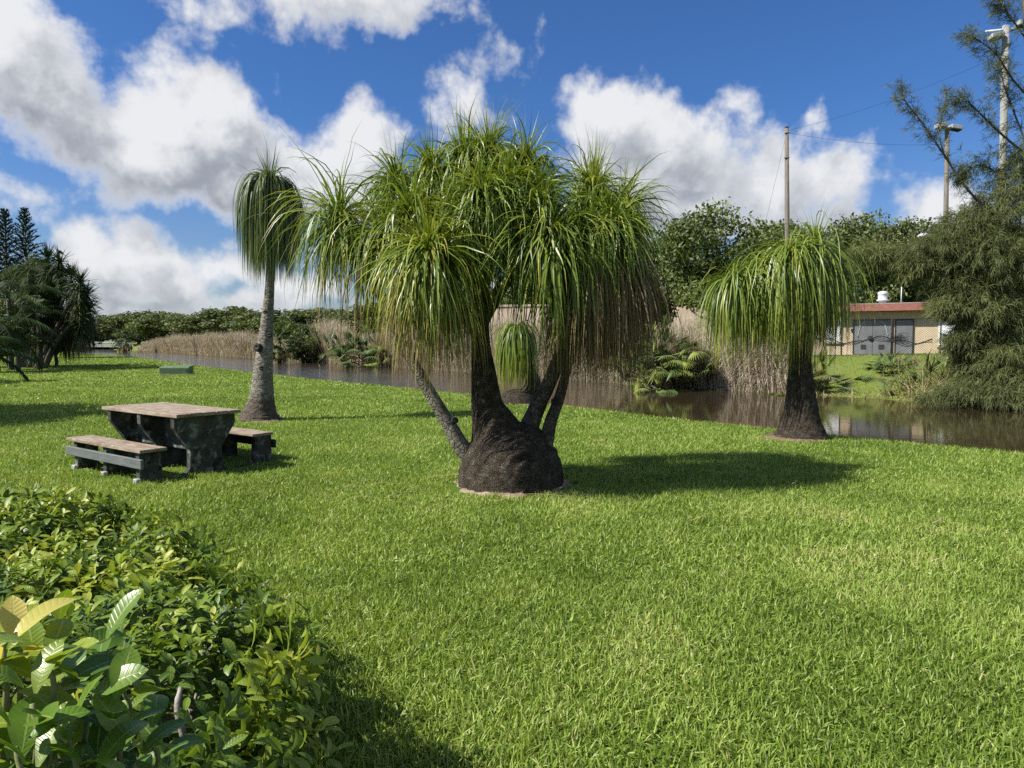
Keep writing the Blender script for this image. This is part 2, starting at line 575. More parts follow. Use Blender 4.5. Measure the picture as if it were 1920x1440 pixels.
M['bark_grey'] = rough_mat('palm_bark_grey', [(0.3, (0.10, 0.088, 0.07)), (0.5, (0.21, 0.19, 0.158)), (0.72, (0.33, 0.30, 0.255))], scale=5, bump=0.6, bscale=26, stretch=(1, 1, 2.2), crack=9, dist=0.02, foot=(.38, .62),
                           spots=[((0.045, 0.038, 0.03), 3.2, 0.60, 0.70)])
M['bark_pale'] = rough_mat('pale_limb_bark', [(0.3, (0.10, 0.088, 0.07)), (0.5, (0.22, 0.195, 0.16)), (0.72, (0.36, 0.325, 0.27))], scale=6, bump=0.6, bscale=30, crack=16, dist=0.02, spots=[((0.05, 0.042, 0.033), 4.0, 0.60, 0.72)])
M['bark_limb'] = rough_mat('palm_limb_bark', [(0.3, (0.038, 0.031, 0.024)), (0.5, (0.088, 0.074, 0.057)), (0.75, (0.18, 0.158, 0.125))], scale=7, bump=0.7, bscale=30, crack=16,
                           spots=[((0.42, 0.42, 0.38), 10.0, 0.66, 0.72), ((0.03, 0.025, 0.02), 3.0, 0.56, 0.68)])
M['bark_tree'] = rough_mat('tree_bark', [(0.3, (0.05, 0.042, 0.034)), (0.7, (0.16, 0.14, 0.115))], scale=3, bump=0.6, bscale=12, stretch=(1, 1, 0.4))
M['twig'] = rough_mat('grey_stem', [(0.3, (0.16, 0.14, 0.12)), (0.7, (0.36, 0.33, 0.29))], scale=30, bump=0.5, bscale=90, spots=[((0.07, 0.055, 0.04), 12, 0.55, 0.65)], dist=0.005)
M['stem'] = rough_mat('green_stem', [(0.3, (0.10, 0.12, 0.04)), (0.7, (0.24, 0.24, 0.11))], scale=30, bump=0.3, bscale=90, dist=0.004)
M['concrete'] = rough_mat('mouldy_concrete', [(0.35, (0.022, 0.023, 0.021)), (0.55, (0.055, 0.058, 0.052)), (0.8, (0.11, 0.115, 0.10))], scale=6, bump=0.5, bscale=60, rough=0.9,
                          spots=[((0.165, 0.185, 0.16), 7.5, 0.53, 0.64), ((0.012, 0.012, 0.011), 3.4, 0.56, 0.64)], dist=0.01)
M['pave'] = rough_mat('edge_concrete', [(0.3, (0.22, 0.21, 0.20)), (0.7, (0.42, 0.41, 0.39))], scale=14, bump=0.4, bscale=60, spots=[((0.05, 0.05, 0.045), 9, 0.58, 0.66)], dist=0.01)
M['soil'] = rough_mat('bare_soil', [(0.3, (0.13, 0.10, 0.065)), (0.5, (0.26, 0.20, 0.14)), (0.75, (0.42, 0.35, 0.26))], scale=14, bump=0.8, bscale=40)
M['soil_dark'] = rough_mat('dark_soil', [(0.3, (0.07, 0.05, 0.03)), (0.5, (0.14, 0.10, 0.06)), (0.75, (0.24, 0.18, 0.12))], scale=14, bump=0.8, bscale=40)
M['black'] = rough_mat('weathered_black', [(0.3, (0.012, 0.012, 0.012)), (0.7, (0.035, 0.035, 0.033))], scale=8, bump=0.2)
M['board_grey'] = rough_mat('grey_board', [(0.3, (0.085, 0.095, 0.095)), (0.7, (0.15, 0.16, 0.16))], scale=5, bump=0.25, bscale=40, rough=0.6, stretch=(1, 1, 6))
M['stucco'] = rough_mat('cream_stucco', [(0.3, (0.48, 0.385, 0.26)), (0.7, (0.58, 0.475, 0.335))], scale=2.5, bump=0.25, bscale=70, rough=0.9, spots=[((0.40, 0.33, 0.24), 1.2, 0.6, 0.8)])
M['stucco_pink'] = rough_mat('pink_stucco', [(0.3, (0.42, 0.32, 0.25)), (0.7, (0.52, 0.42, 0.34))], scale=0.6, bump=0.1, bscale=20, rough=0.9)
M['fascia'] = rough_mat('red_fascia', [(0.3, (0.19, 0.070, 0.055)), (0.55, (0.27, 0.115, 0.092)), (0.8, (0.38, 0.21, 0.17))], scale=4, bump=0.3, bscale=30, stretch=(1, 1, 5), rough=0.8, spots=[((0.13, 0.06, 0.05), 3, 0.58, 0.66)])
M['roofing'] = rough_mat('grey_roofing', [(0.3, (0.2, 0.19, 0.18)), (0.7, (0.35, 0.34, 0.32))], scale=3)
M['steel_grey'] = rough_mat('grey_painted_steel', [(0.3, (0.13, 0.14, 0.155)), (0.7, (0.19, 0.20, 0.215))], scale=2, bump=0.1, rough=0.55)
M['white'] = rough_mat('white_paint', [(0.3, (0.70, 0.72, 0.74)), (0.7, (0.82, 0.83, 0.84))], scale=3, bump=0.1, rough=0.6)
M['galv'] = rough_mat('galvanised_metal', [(0.3, (0.42, 0.43, 0.44)), (0.7, (0.62, 0.63, 0.64))], scale=6, bump=0.15, rough=0.4)
M['lamp_grey'] = rough_mat('lamp_housing', [(0.3, (0.24, 0.245, 0.25)), (0.7, (0.36, 0.365, 0.37))], scale=5, bump=0.1, rough=0.5)
M['pole_wood'] = rough_mat('grey_pole_wood', [(0.3, (0.095, 0.082, 0.068)), (0.7, (0.20, 0.178, 0.15))], scale=4, bump=0.5, bscale=16, stretch=(4, 4, 0.3), spots=[((0.05, 0.045, 0.04), 1.3, 0.62, 0.72)])
M['pole_conc'] = rough_mat('pole_concrete', [(0.3, (0.18, 0.18, 0.172)), (0.7, (0.29, 0.29, 0.28))], scale=2, bump=0.2, bscale=20)
M['util_green'] = rough_mat('green_cabinet_paint', [(0.3, (0.075, 0.12, 0.06)), (0.7, (0.12, 0.17, 0.09))], scale=4, bump=0.1, rough=0.55)
M['bird'] = rough_mat('black_feather', [(0.3, (0.008, 0.008, 0.01)), (0.7, (0.02, 0.02, 0.025))], scale=20, rough=0.5)


def wood_mat():
    m, t, out = newmat('weathered_planks')
    co = t.new('ShaderNodeTexCoord').outputs['Object']
    s = t.vmath('MULTIPLY', co, (2.0, 26, 8))
    g = t.noise(s, 2.0, 7, 0.65)
    blot = t.noise(co, 5, 5, 0.6)
    col = t.ramp(g, [(0.25, (0.105, 0.078, 0.056)), (0.5, (0.25, 0.20, 0.15)), (0.75, (0.40, 0.345, 0.285))])
    col = t.mix(t.smooth(blot, 0.52, 0.66), col, (0.19, 0.125, 0.085))
    sp = t.noise(co, 16, 4, 0.6)
    col = t.mix(t.smooth(sp, 0.64, 0.7), col, (0.45, 0.41, 0.36))
    bp = t.new('ShaderNodeBump', inp={'Height': g, 'Strength': 0.4, 'Distance': 0.006})
    p = t.new('ShaderNodeBsdfPrincipled', inp={'Base Color': col, 'Roughness': 0.8, 'Specular IOR Level': 0.25, 'Normal': bp.outputs[0]})
    t.l.new(p.outputs[0], out.inputs[0])
    return m


M['wood'] = wood_mat()


def ground_mat(name, cols, patch, scale=0.35):
    m, t, out = newmat(name)
    co = t.new('ShaderNodeTexCoord').outputs['Object']
    a = t.noise(co, 60, 5, 0.7)
    b = t.noise(co, scale, 4, 0.6)
    col = t.ramp(a, cols)
    col = t.mix(t.smooth(b, *patch[:2]), col, patch[2])
    bp = t.new('ShaderNodeBump', inp={'Height': a, 'Strength': 0.8, 'Distance': 0.03})
    p = t.new('ShaderNodeBsdfPrincipled', inp={'Base Color': col, 'Roughness': 0.95, 'Specular IOR Level': 0.1, 'Normal': bp.outputs[0]})
    t.l.new(p.outputs[0], out.inputs[0])
    return m


M['lawn'] = ground_mat('lawn_ground', [(0.3, (0.035, 0.060, 0.010)), (0.5, (0.085, 0.145, 0.018)), (0.75, (0.15, 0.22, 0.03))], (0.5, 0.8, (0.11, 0.17, 0.025)))
M['bank'] = ground_mat('bank_ground', [(0.3, (0.06, 0.085, 0.02)), (0.5, (0.13, 0.17, 0.035)), (0.75, (0.20, 0.23, 0.06))], (0.52, 0.66, (0.17, 0.13, 0.075)), 0.5)


def water_mat():
    m, t, out = newmat('canal_water')
    co = t.new('ShaderNodeTexCoord').outputs['Object']
    s1 = t.vmath('MULTIPLY', co, (0.8, 2.6, 1))
    n1 = t.noise(s1, 1.5, 4, 0.55)
    n2 = t.noise(s1, 6.0, 3, 0.5)
    # wind only ruffles the open reach of the canal further up
    big = t.noise(co, 0.10, 3, 0.5)
    sp = t.new('ShaderNodeSeparateXYZ', inp={0: co})
    reach = t.smooth(sp.outputs[1], 24.0, 60.0)
    ruf = t.math('MULTIPLY', t.math('MULTIPLY_ADD', big, 1.6, 0.5), reach)
    h = t.math('ADD', t.math('MULTIPLY', n1, t.math('MULTIPLY_ADD', ruf, 0.9, 0.05)), t.math('MULTIPLY', n2, t.math('MULTIPLY_ADD', ruf, 0.25, 0.012)))
    bp = t.new('ShaderNodeBump', inp={'Height': h, 'Strength': 0.6, 'Distance': 0.05})
    p = t.new('ShaderNodeBsdfPrincipled', inp={'Base Color': (0.030, 0.022, 0.012, 1), 'Roughness': 0.04, 'IOR': 1.33, 'Specular IOR Level': 0.5, 'Normal': bp.outputs[0]})
    t.l.new(p.outputs[0], out.inputs[0])
    return m


M['water'] = water_mat()

# ------------------------------------------------------------------ terrain
NEAR = A([90, -75], [20, -3.2], [7.6, 10.6], [5.7, 12.7], [2.4, 16.9], [-1.8, 23.0], [-11.5, 35.0], [-24, 52], [-42, 78], [-66, 105], [-112, 150], [-260, 270])
FAR = A([110, -55], [34, 8], [18, 22.7], [14.4, 28.5], [9.0, 34.6], [4.3, 41], [-13.8, 68], [-34, 95], [-76, 152], [-112, 198], [-150, 232], [-320, 380])


def sdist(P, L):
    """signed distance to a polyline, positive to its left"""
    P = np.asarray(P, float)
    best = np.full(len(P), 1e18)
    sg = np.zeros(len(P))
    for a, b in zip(L[:-1], L[1:]):
        d = b - a
        t_ = np.clip(((P - a) @ d) / (d @ d), 0, 1)
        r = P - (a + t_[:, None] * d)
        q = (r ** 2).sum(1)
        m = q < best
        best[m] = q[m]
        sg[m] = np.sign(d[0] * (P[m, 1] - a[1]) - d[1] * (P[m, 0] - a[0]))
    return np.sqrt(best) * sg


def sst(x, a, b):
    u = np.clip((x - a) / (b - a), 0, 1)
    return u * u * (3 - 2 * u)


NEARS, FARS = curve(NEAR, 90), curve(FAR, 90)


def height(P):
    P = np.asarray(P, float)
    s1 = sdist(P, NEARS)           # positive on the lawn's side
    s2 = -sdist(P, FARS)           # positive beyond the far edge
    und = 0.02 * np.sin(P[:, 0] * 0.5 + 1) * np.sin(P[:, 1] * 0.4)
    h1 = np.where(s1 > 0, und * sst(s1, 0, 2), -1.6 * sst(-s1, 0, 2.6))
    h2 = np.where(s2 < 0, -0.62 - 1.0 * sst(-s2, 0, 2.0), -0.62 + 1.55 * sst(s2, -0.5, 7.5) + 0.1 * np.sin(P[:, 0] * 0.6) * np.sin(P[:, 1] * 0.5) * sst(s2, 1, 5))
    lawn = s1 > -2.8
    return np.where(lawn & (s2 < 0), h1, h2), s1, s2


def Z(x, y):
    return float(height(A([x, y]))[0][0])


def terrain():
    rad = np.geomspace(0.4, 3500, 330)
    ang = np.concatenate([np.radians(np.arange(-50, 50, 0.25)), np.radians(np.arange(50, 310, 2.5))])
    R, T = np.meshgrid(rad, ang, indexing='ij')
    P = np.stack([np.sin(T) * R, np.cos(T) * R], -1).reshape(-1, 2)
    h, s1, s2 = height(P)
    V = np.column_stack([P, h])
    nr, na = R.shape
    i = np.arange(nr - 1)[:, None] * na + np.arange(na)[None]
    j = np.arange(nr - 1)[:, None] * na + (np.arange(na)[None] + 1) % na
    F = np.stack([i, j, j + na, i + na], -1).reshape(-1, 4)
    near = ((s1 > -2.7) & (s2 < 0))[F].all(1)
    for nm, sel, mt in (('lawn', near, 'lawn'), ('far_bank', ~near, 'bank')):
        f = F[sel]
        u, inv = np.unique(f, return_inverse=True)
        o = solo(nm, V[u], inv.reshape(-1, 4), M[mt], (0, 0, 0), kind='structure')
    disc = np.column_stack([np.sin(ang) * 0.4, np.cos(ang) * 0.4, np.zeros(na)])


terrain()
solo('water', A([-700, -150, -0.6], [300, -150, -0.6], [300, 700, -0.6], [-700, 700, -0.6]), np.array([[0, 1, 2, 3]]), M['water'], (0, 0, -0.6), kind='structure', smooth=False)

HEDGE = A([-0.80, 0.3], [-0.74, 2.2], [-1.0, 2.75], [-1.6, 3.5], [-2.45, 4.25], [-4.6, 4.6], [-4.6, 0.3])


def inside(P, poly):
    x, y = P[:, 0], P[:, 1]
    c = np.zeros(len(P), bool)
    j = len(poly) - 1
    for i in range(len(poly)):
        xi, yi, xj, yj = *poly[i], *poly[j]
        c ^= ((yi > y) != (yj > y)) & (x < (xj - xi) * (y - yi) / (yj - yi + 1e-12) + xi)
        j = i
    return c


PALM0, PALM1, PALM2, PALM3 = A(-0.02, 8.38), A(-5.37, 15.2), A(5.02, 12.45), A(0.25, 19.4)
BARE = [(PALM0, 0.67), (PALM1, 0.53), (PALM2, 0.56), (PALM3, 0.58)]


def vnoise(P, s, seed):
    """cheap smooth value noise"""
    r = np.random.default_rng(seed)
    tab = r.random((64, 64))
    q = P * s
    i = np.floor(q).astype(int)
    f = q - i
    f = f * f * (3 - 2 * f)
    g = lambda a, b: tab[(i[:, 0] + a) % 64, (i[:, 1] + b) % 64]
    return (g(0, 0) * (1 - f[:, 0]) + g(1, 0) * f[:, 0]) * (1 - f[:, 1]) + (g(0, 1) * (1 - f[:, 0]) + g(1, 1) * f[:, 0]) * f[:, 1]


def grass():
    mb = MB()
    bands = [(2.2, 5, 6500, 0.060, 0.0086), (5, 9, 3600, 0.060, 0.010), (9, 15, 1250, 0.066, 0.013), (15, 26, 480, 0.07, 0.022), (26, 48, 150, 0.075, 0.04), (48, 110, 36, 0.085, 0.085)]
    for d0, d1, den, ln, wd in bands:
        w0 = 0.74 * d1 + 1.4
        n = int(den * (d1 - d0) * 2 * w0)
        P = np.column_stack([rng.uniform(-w0, w0, n), rng.uniform(d0, d1, n)])
        P = P[np.abs(P[:, 0]) < 0.74 * P[:, 1] + 1.4]
        h, s1, s2 = height(P)
        ok = (s1 > -0.9) & (s2 < 0)
        for c, r in BARE:
            rr = np.linalg.norm(P - c, axis=1)
            ok &= rr > r * (0.80 + 0.5 * vnoise(P, 6, 3))
        ok &= ~inside(P, HEDGE + A([0.25, 0], [0.2, -.1], [0.1, -.1], [0, -.15], [0, -.15], [0, 0], [0, 0]))
        q = P - A(-4.12, 8.68)
        qu, qv = q @ A(-.81, .586), q @ A(.586, .81)
        worn = (qu > -.05) & (qu < 2.05) & (qv > -.6) & (qv < 1.65)
        ok &= ~(worn & (rng.random(len(P)) < .25 + .75 * vnoise(P, 3.1, 8)))
        P, h = P[ok], h[ok]
        n = len(P)
        clump = vnoise(P, 2.2, 1) * 0.5 + vnoise(P, 0.6, 2) * 0.5
        st = np.column_stack([P, h - 0.004])
        az_ = rng.uniform(0, 2 * PI, n)
        lean = np.abs(rng.normal(0.42, 0.32, n))
        dr = np.column_stack([np.cos(az_) * np.sin(lean), np.sin(az_) * np.sin(lean), np.cos(lean) + 0.08])
        tint = np.clip(0.44 + 0.24 * (clump - 0.5) * 2 + rng.normal(0, 0.2, n), 0, 0.85)
        pale = sst(vnoise(P, 1.3, 51), .66, .9)
        tint = np.clip(tint + .20 * pale - .14 * sst(vnoise(P, .8, 52), .62, .9), 0, .9)
        dry = rng.random(n) < 0.012 + .03 * sst(vnoise(P, .5, 53), .7, .95)
        tint[dry] = 1.0
        V, F, T = ribbons(st, dr, ln * rng.uniform(0.55, 1.25, n) * (0.8 + 0.4 * clump), wd * rng.uniform(0.7, 1.2, n), rng.uniform(0.3, 1.6, n), S=2 if d0 >= 9 else 3, tint=tint, tip=0.12, seed_side=1.0,
                          prof=lambda u: max(0.08, (1 - u) ** 0.6) if u > 0.4 else 0.85 + u * 0.3)
        mb.add(V, F, T)
    mb.solo('grass', M['grass'], (0, 0, 0), 'short bright green mown grass covering the lawn', 'grass', kind='stuff')


grass()


# ------------------------------------------------------------------ ponytail palms
def rosette(mb, head, n, L, el=(-10, 80), g=(1.8, 3.6), w=0.017, tint=(0.2, 0.12), tip=0.1, axis=(0, 0, 1), S=8, az=None, Lvar=0.25, r0=0.05, rc=0.0, jit=0.05):
    """one mop head of strap leaves"""
    a = rng.uniform(0, 2 * PI, n) if az is None else np.radians(rng.uniform(az[0], az[1], n))
    e = np.radians(rng.uniform(el[0], el[1], n))
    d = np.column_stack([np.cos(a) * np.cos(e), np.sin(a) * np.cos(e), np.sin(e)])
    ax = norm(A(*axis))
    q = Vector((0, 0, 1)).rotation_difference(Vector(ax)).to_matrix()
    d = d @ np.array(q).T
    st = A(*head) + d * r0 + ax * rng.uniform(-0.10, 0.05, n)[:, None]
    up = np.clip(e / (PI / 2), -0.3, 1)
    tn = np.clip(rng.normal(tint[0], tint[1], n), 0, 0.9)
    V, F, T = ribbons(st, d, L * rng.uniform(1 - Lvar, 1 + Lvar, n), w * rng.uniform(0.75, 1.2, n), rng.uniform(g[0], g[1], n) * (1.0 - 0.25 * up), S=S, twist=0.8, jit=jit, tint=tn, tip=tip * rng.uniform(0, 1.6, n), tpow=3, recurve=rc)
    mb.add(V, F, np.clip(T, 0, 1))


def spikes(mb, head, n, L, spread=22, g=(0.1, 0.8), w=0.012, tint=(0.3, 0.1), axis=(0, 0, 1)):
    rosette(mb, head, n, L, el=(90 - spread, 90), g=g, w=w, tint=tint, tip=0.1, axis=axis, Lvar=0.4)


def skirt(mb, head, n, L, r=0.12, g=(3, 6), w=0.012, tint=(0.45, 0.2), el=(-60, 10), Lvar=0.35, az=None):
    rosette(mb, head, n, L, el=el, g=g, w=w, tint=tint, tip=0.0, r0=r, S=7, az=az, Lvar=Lvar)


def remesh(o, vox, sm=3):
    m = o.modifiers.new('remesh', 'REMESH')
    m.mode = 'VOXEL'
    m.voxel_size = vox
    m.use_smooth_shade = True
    s = o.modifiers.new('smooth', 'SMOOTH')
    s.iterations = sm
    s.factor = 0.5
    return o


def soil_ring(c, r, label_mat='soil'):
    n = 60
    ang = np.arange(n) * 2 * PI / n
    w = r * (1 + 0.07 * np.sin(3 * ang + 1 + r * 9) + 0.05 * np.sin(7 * ang) + 0.04 * np.sin(13 * ang + 2))
    rows = []
    for f, zz in ((0.2, 0.045), (0.75, 0.035), (0.93, 0.022), (1.04, -0.01)):
        rows.append(np.column_stack([c[0] + np.cos(ang) * w * f, c[1] + np.sin(ang) * w * f, np.full(n, zz) + rng.normal(0, 0.004, n)]))
    V = np.concatenate(rows)
    V[:, 2] += height(V[:, :2])[0]
    i = np.arange(3)[:, None] * n + np.arange(n)
    j = np.arange(3)[:, None] * n + (np.arange(n) + 1) % n
    solo('bare_soil', V, np.stack([i, j, j + n, i + n], -1).reshape(-1, 4), M[label_mat], (c[0], c[1], 0), kind='structure')


for c, r in BARE:
    soil_ring(c, r * (1.02 if r > .6 else .95), 'soil' if r > .6 else 'soil_dark')


def knot(parent, p, d, r):
    d = norm(A(*d))
    path = np.array([p - d * r * 0.9, p + d * r * 0.15, p + d * r * 0.32, p + d * r * 0.2])
    V, F = tube(path, [r, r * 1.05, r * 0.8, r * 0.35], 12, 0.08)
    part('knot_scar', V, F, M['black'], parent)


# --- the big many-headed palm in the middle of the lawn
def big_palm():
    b = A(PALM0[0], PALM0[1], 0)
    t = thing('ponytail_palm', 'big many-headed ponytail palm with swollen dark base and four spreading limbs', 'palm tree', b)
    D = 8.38
    mb = MB()
    pr = curve(A([0.62, 0, 0], [0.63, 0.12, 0], [0.625, 0.24, 0], [0.60, 0.37, 0], [0.55, 0.50, 0], [0.485, 0.61, 0], [0.42, 0.70, 0], [0.34, 0.78, 0], [0.2, 0.84, 0], [0.05, 0.86, 0]), 60)[:, :2]
    V, F = lathe(b + A(0, 0, -0.12), pr, 96, 0.014)
    q = V - b
    an = np.arctan2(q[:, 1], q[:, 0])
    fold = .010 * np.sin(q[:, 2] * 46 + 1.6 * np.sin(3 * an + 1) + .8 * np.sin(7 * an)) * sst(q[:, 2], .1, .5) + .004 * np.sin(an * 23 + 3 * np.sin(q[:, 2] * 9)) + rng.normal(0, .004, len(q))
    V = V + norm(q * A(1, 1, .4)) * fold[:, None]
    mb.add(V, F)
    pts = [W(945, 860, D), W(931, 812, D), W(922, 786, D), W(913, 757, D + .03), W(907, 700, D + .05), W(902, 650, D + .06), W(901, 600, D + .06), W(905, 520, D + .1), W(905, 440, D + .1), W(900, 350, D + .1)]
    rr = [.40, .315, .25, .19, .15, .115, .10, .09, .08, .06]
    mb.add(*tube(curve(pts, 40), np.interp(np.linspace(0, 1, 40), np.linspace(0, 1, 10), rr), 20, 0.01))
    o = mb.part('trunk', M['bark_dark'], t)
    remesh(o, 0.016, 2)
    limbs = [
        ([(905, 880, 0), (868, 842, -.05), (838, 790, -.1), (805, 735, -.15), (775, 680, -.18), (735, 600, -.2), (690, 500, -.15), (655, 420, -.1), (630, 385, 0)], [.13, .115, .095, .082, .075, .07, .062, .055, .04], 'bark_pale'),
        ([(968, 850, .05), (995, 792, .08), (1013, 752, .1), (1032, 712, .14), (1049, 671, .18), (1065, 630, .2), (1080, 595, .22), (1100, 500, .3), (1120, 400, .3), (1120, 350, .3)], [.17, .128, .108, .100, .096, .086, .08, .07, .06, .05], 'bark_limb'),
        ([(1008, 890, -.12), (1023, 838, -.06), (1032, 792, 0), (1047, 752, .05), (1058, 712, .08), (1069, 671, .1), (1079, 630, .1), (1105, 520, .0), (1150, 440, -.1), (1165, 400, -.1)], [.12, .098, .088, .075, .066, .056, .052, .05, .045, .04], 'bark_limb'),
        ([(903, 640, .05), (880, 600, -.1), (840, 550, -.4), (815, 500, -.6), (805, 470, -.65)], [.10, .085, .075, .065, .05], 'bark_dark'),
        ([(905, 600, .1), (940, 540, .0), (990, 480, -.15), (1020, 430, -.2)], [.10, .085, .07, .05], 'bark_dark'),
        ([(900, 560, .1), (850, 470, .25), (790, 400, .35), (745, 345, .35)], [.09, .08, .065, .05], 'bark_dark'),
        ([(905, 500, .1), (960, 400, .4), (985, 310, .5)], [.08, .07, .05], 'bark_dark'),
    ]
    for pts, rr, mt in limbs:
        path = curve([W(x, y, D + dd) for x, y, dd in pts], 26)
        rr = [q * .88 for q in rr]
        V, F = tube(path, np.interp(np.linspace(0, 1, 26), np.linspace(0, 1, len(rr)), rr), 14, 0.02)
        part('limb', V, F, M[mt], t)
    knot(t, W(853, 788, D - .18), (0.5, -0.8, 0.2), 0.042)
    knot(t, W(1041, 752, D - .04), (0.1, -1, 0.1), 0.045)
    # heads: px, py, depth offset, leaves, length, axis tilt, tint, tip, spikes
    heads = [
        (636, 412, 0.00, 300, 1.22, (-.2, 0, 1), .27, .60, 12),
        (715, 440, -0.30, 260, 1.05, (-.2, -.3, 1), .30, .40, 8),
        (745, 352, 0.15, 290, 1.00, (-.2, .0, 1), .30, .20, 22),
        (772, 405, -0.50, 300, 1.00, (-.15, -.4, 1), .31, .20, 14),
        (805, 482, -0.95, 480, 1.15, (-.05, -.35, 1), .40, .35, 50),
        (812, 330, 0.10, 300, .95, (-.1, -.1, 1), .32, .12, 24),
        (868, 305, 0.05, 300, .95, (-.1, -.15, 1), .33, .12, 26),
        (862, 425, -0.50, 320, .95, (0, -.4, 1), .31, .15, 18),
        (915, 295, 0.10, 340, .95, (0, -.1, 1), .36, .10, 64),
        (905, 372, -0.65, 330, 1.00, (0, -.5, 1), .32, .15, 18),
        (965, 410, -0.45, 330, .95, (.05, -.4, 1), .29, .15, 14),
        (985, 315, 0.15, 310, .95, (.1, -.05, 1), .32, .12, 30),
        (955, 350, -0.35, 280, .95, (.05, -.4, 1), .31, .12, 12),
        (1030, 450, -0.65, 350, 1.2, (.12, -.5, 1), .27, .15, 14),
        (1010, 385, -0.45, 290, 1.05, (.1, -.4, 1), .30, .12, 14),
        (1100, 440, -0.45, 300, 1.0, (.1, -.4, 1), .29, .15, 12),
        (1110, 362, 0.15, 340, .95, (.05, -.1, 1), .36, .10, 70),
        (1150, 430, -0.40, 290, 1.0, (.2, -.35, 1), .32, .15, 18),
        (1168, 395, 0.10, 300, .95, (.3, 0, 1), .34, .12, 34),
        (800, 390, 0.80, 260, 1.1, (-.1, .5, 1), .26, .2, 6),
        (900, 360, 0.95, 260, 1.1, (0, .5, 1), .26, .2, 6),
        (1000, 370, 0.95, 260, 1.1, (.1, .5, 1), .26, .2, 6),
        (1100, 410, 0.80, 260, 1.1, (.2, .5, 1), .26, .2, 6),
    ]
    for k, (px, py, dd, n, L, ax, tn, tip, ns) in enumerate(heads):
        mb = MB()
        h = W(px, py, D + dd)
        rosette(mb, h, int(n * 1.35), L * (.63 if py < 400 else .78), rc=.4, jit=.11, Lvar=.40, el=(-40, 76), g=(1.6, 7.0), w=0.021, tint=(tn + .02, 0.15), tip=tip * .8, axis=ax)
        if py >= 400 and px > 780:
            rosette(mb, h, 70, L * .9, el=(-60, 0), g=(2, 5), w=.024, tint=(tn + .06, .16), tip=tip + .1, axis=ax, rc=.3, jit=.09, Lvar=.4)
        if ns:
            spikes(mb, h, int(ns * 1.2), 0.56, spread=36, tint=(tn + .14, .08), axis=ax)
        mb.part('leaf_head', M['palm'], t)
    for px, py, dd, n, L, tn, az_ in [(805, 525, -0.68, 240, .88, .66, None), (835, 535, -.45, 170, .8, .6, None), (1118, 480, -0.22, 900, 1.15, .34, None), (1155, 480, -0.25, 760, 1.10, .32, None), (1092, 510, -.35, 320, .95, .36, None), (905, 440, .1, 150, .9, .2, None), (640, 430, .05, 40, .85, .6, None), (700, 460, -.1, 60, .9, .5, None)]:
        mb = MB()
        skirt(mb, W(px, py, D + dd), n, L, r=0.22, w=0.014, tint=(tn, 0.2), az=az_)
        mb.part('dead_leaf_skirt', M['thatch'], t)


big_palm()


# --- slender tall one by the picnic table
def slim_palm():
    d = PALM1[1]
    b = A(PALM1[0], PALM1[1], 0)
    t = thing('ponytail_palm', 'tall slender ponytail palm with pale grey trunk and single mop head beside picnic table', 'palm tree', b)
    rows = [(790, 487, 43), (783, 487, 40), (775, 487, 35.5), (760, 489, 28), (742, 491, 23.5), (720, 492, 21), (700, 493, 19.5), (675, 495, 17), (650, 497, 15.2), (625, 499, 13.4), (600, 501, 12), (575, 503, 10.6), (550, 505, 9.4), (500, 507, 8.5), (420, 507, 8), (340, 507, 6)]
    path = np.array([W(x, y, d) for y, x, r in rows])
    path[0][2] = -0.08
    rad = np.array([r for _, _, r in rows]) * d / FPX * .93
    p2 = curve(path, 80)
    r2 = np.interp(np.linspace(0, 1, 80), np.linspace(0, 1, len(rad)), rad)
    r2 *= 1 + 0.02 * np.sin(np.arange(80) * 1.7)
    V, F = tube(p2, r2, 26, 0.014)
    part('trunk', V, F, M['bark_grey'], t)
    knot(t, W(482, 651, d - 0.22), (-0.4, -1, 0.1), 0.085)
    for px, py, s in ((505, 628, .5), (497, 585, .4), (490, 690, .45)):
        knot(t, W(px, py, d - 0.2), (0.1, -1, 0), 0.05 * s * 2)
    mb = MB()
    h = W(507, 352, d)
    rosette(mb, h, 1300, 1.9, el=(5, 80), g=(9, 18), w=0.034, tint=(0.30, 0.10), tip=0.25, Lvar=0.18, S=12, r0=0.12, rc=.1, jit=.03)
    spikes(mb, h, 30, 0.75, spread=25, w=0.018, tint=(0.35, .08))
    spikes(mb, h, 10, 1.1, spread=60, g=(0.4, 1.2), w=0.012, tint=(0.3, .08))
    mb.part('leaf_head', M['palm_dark'], t)


slim_palm()


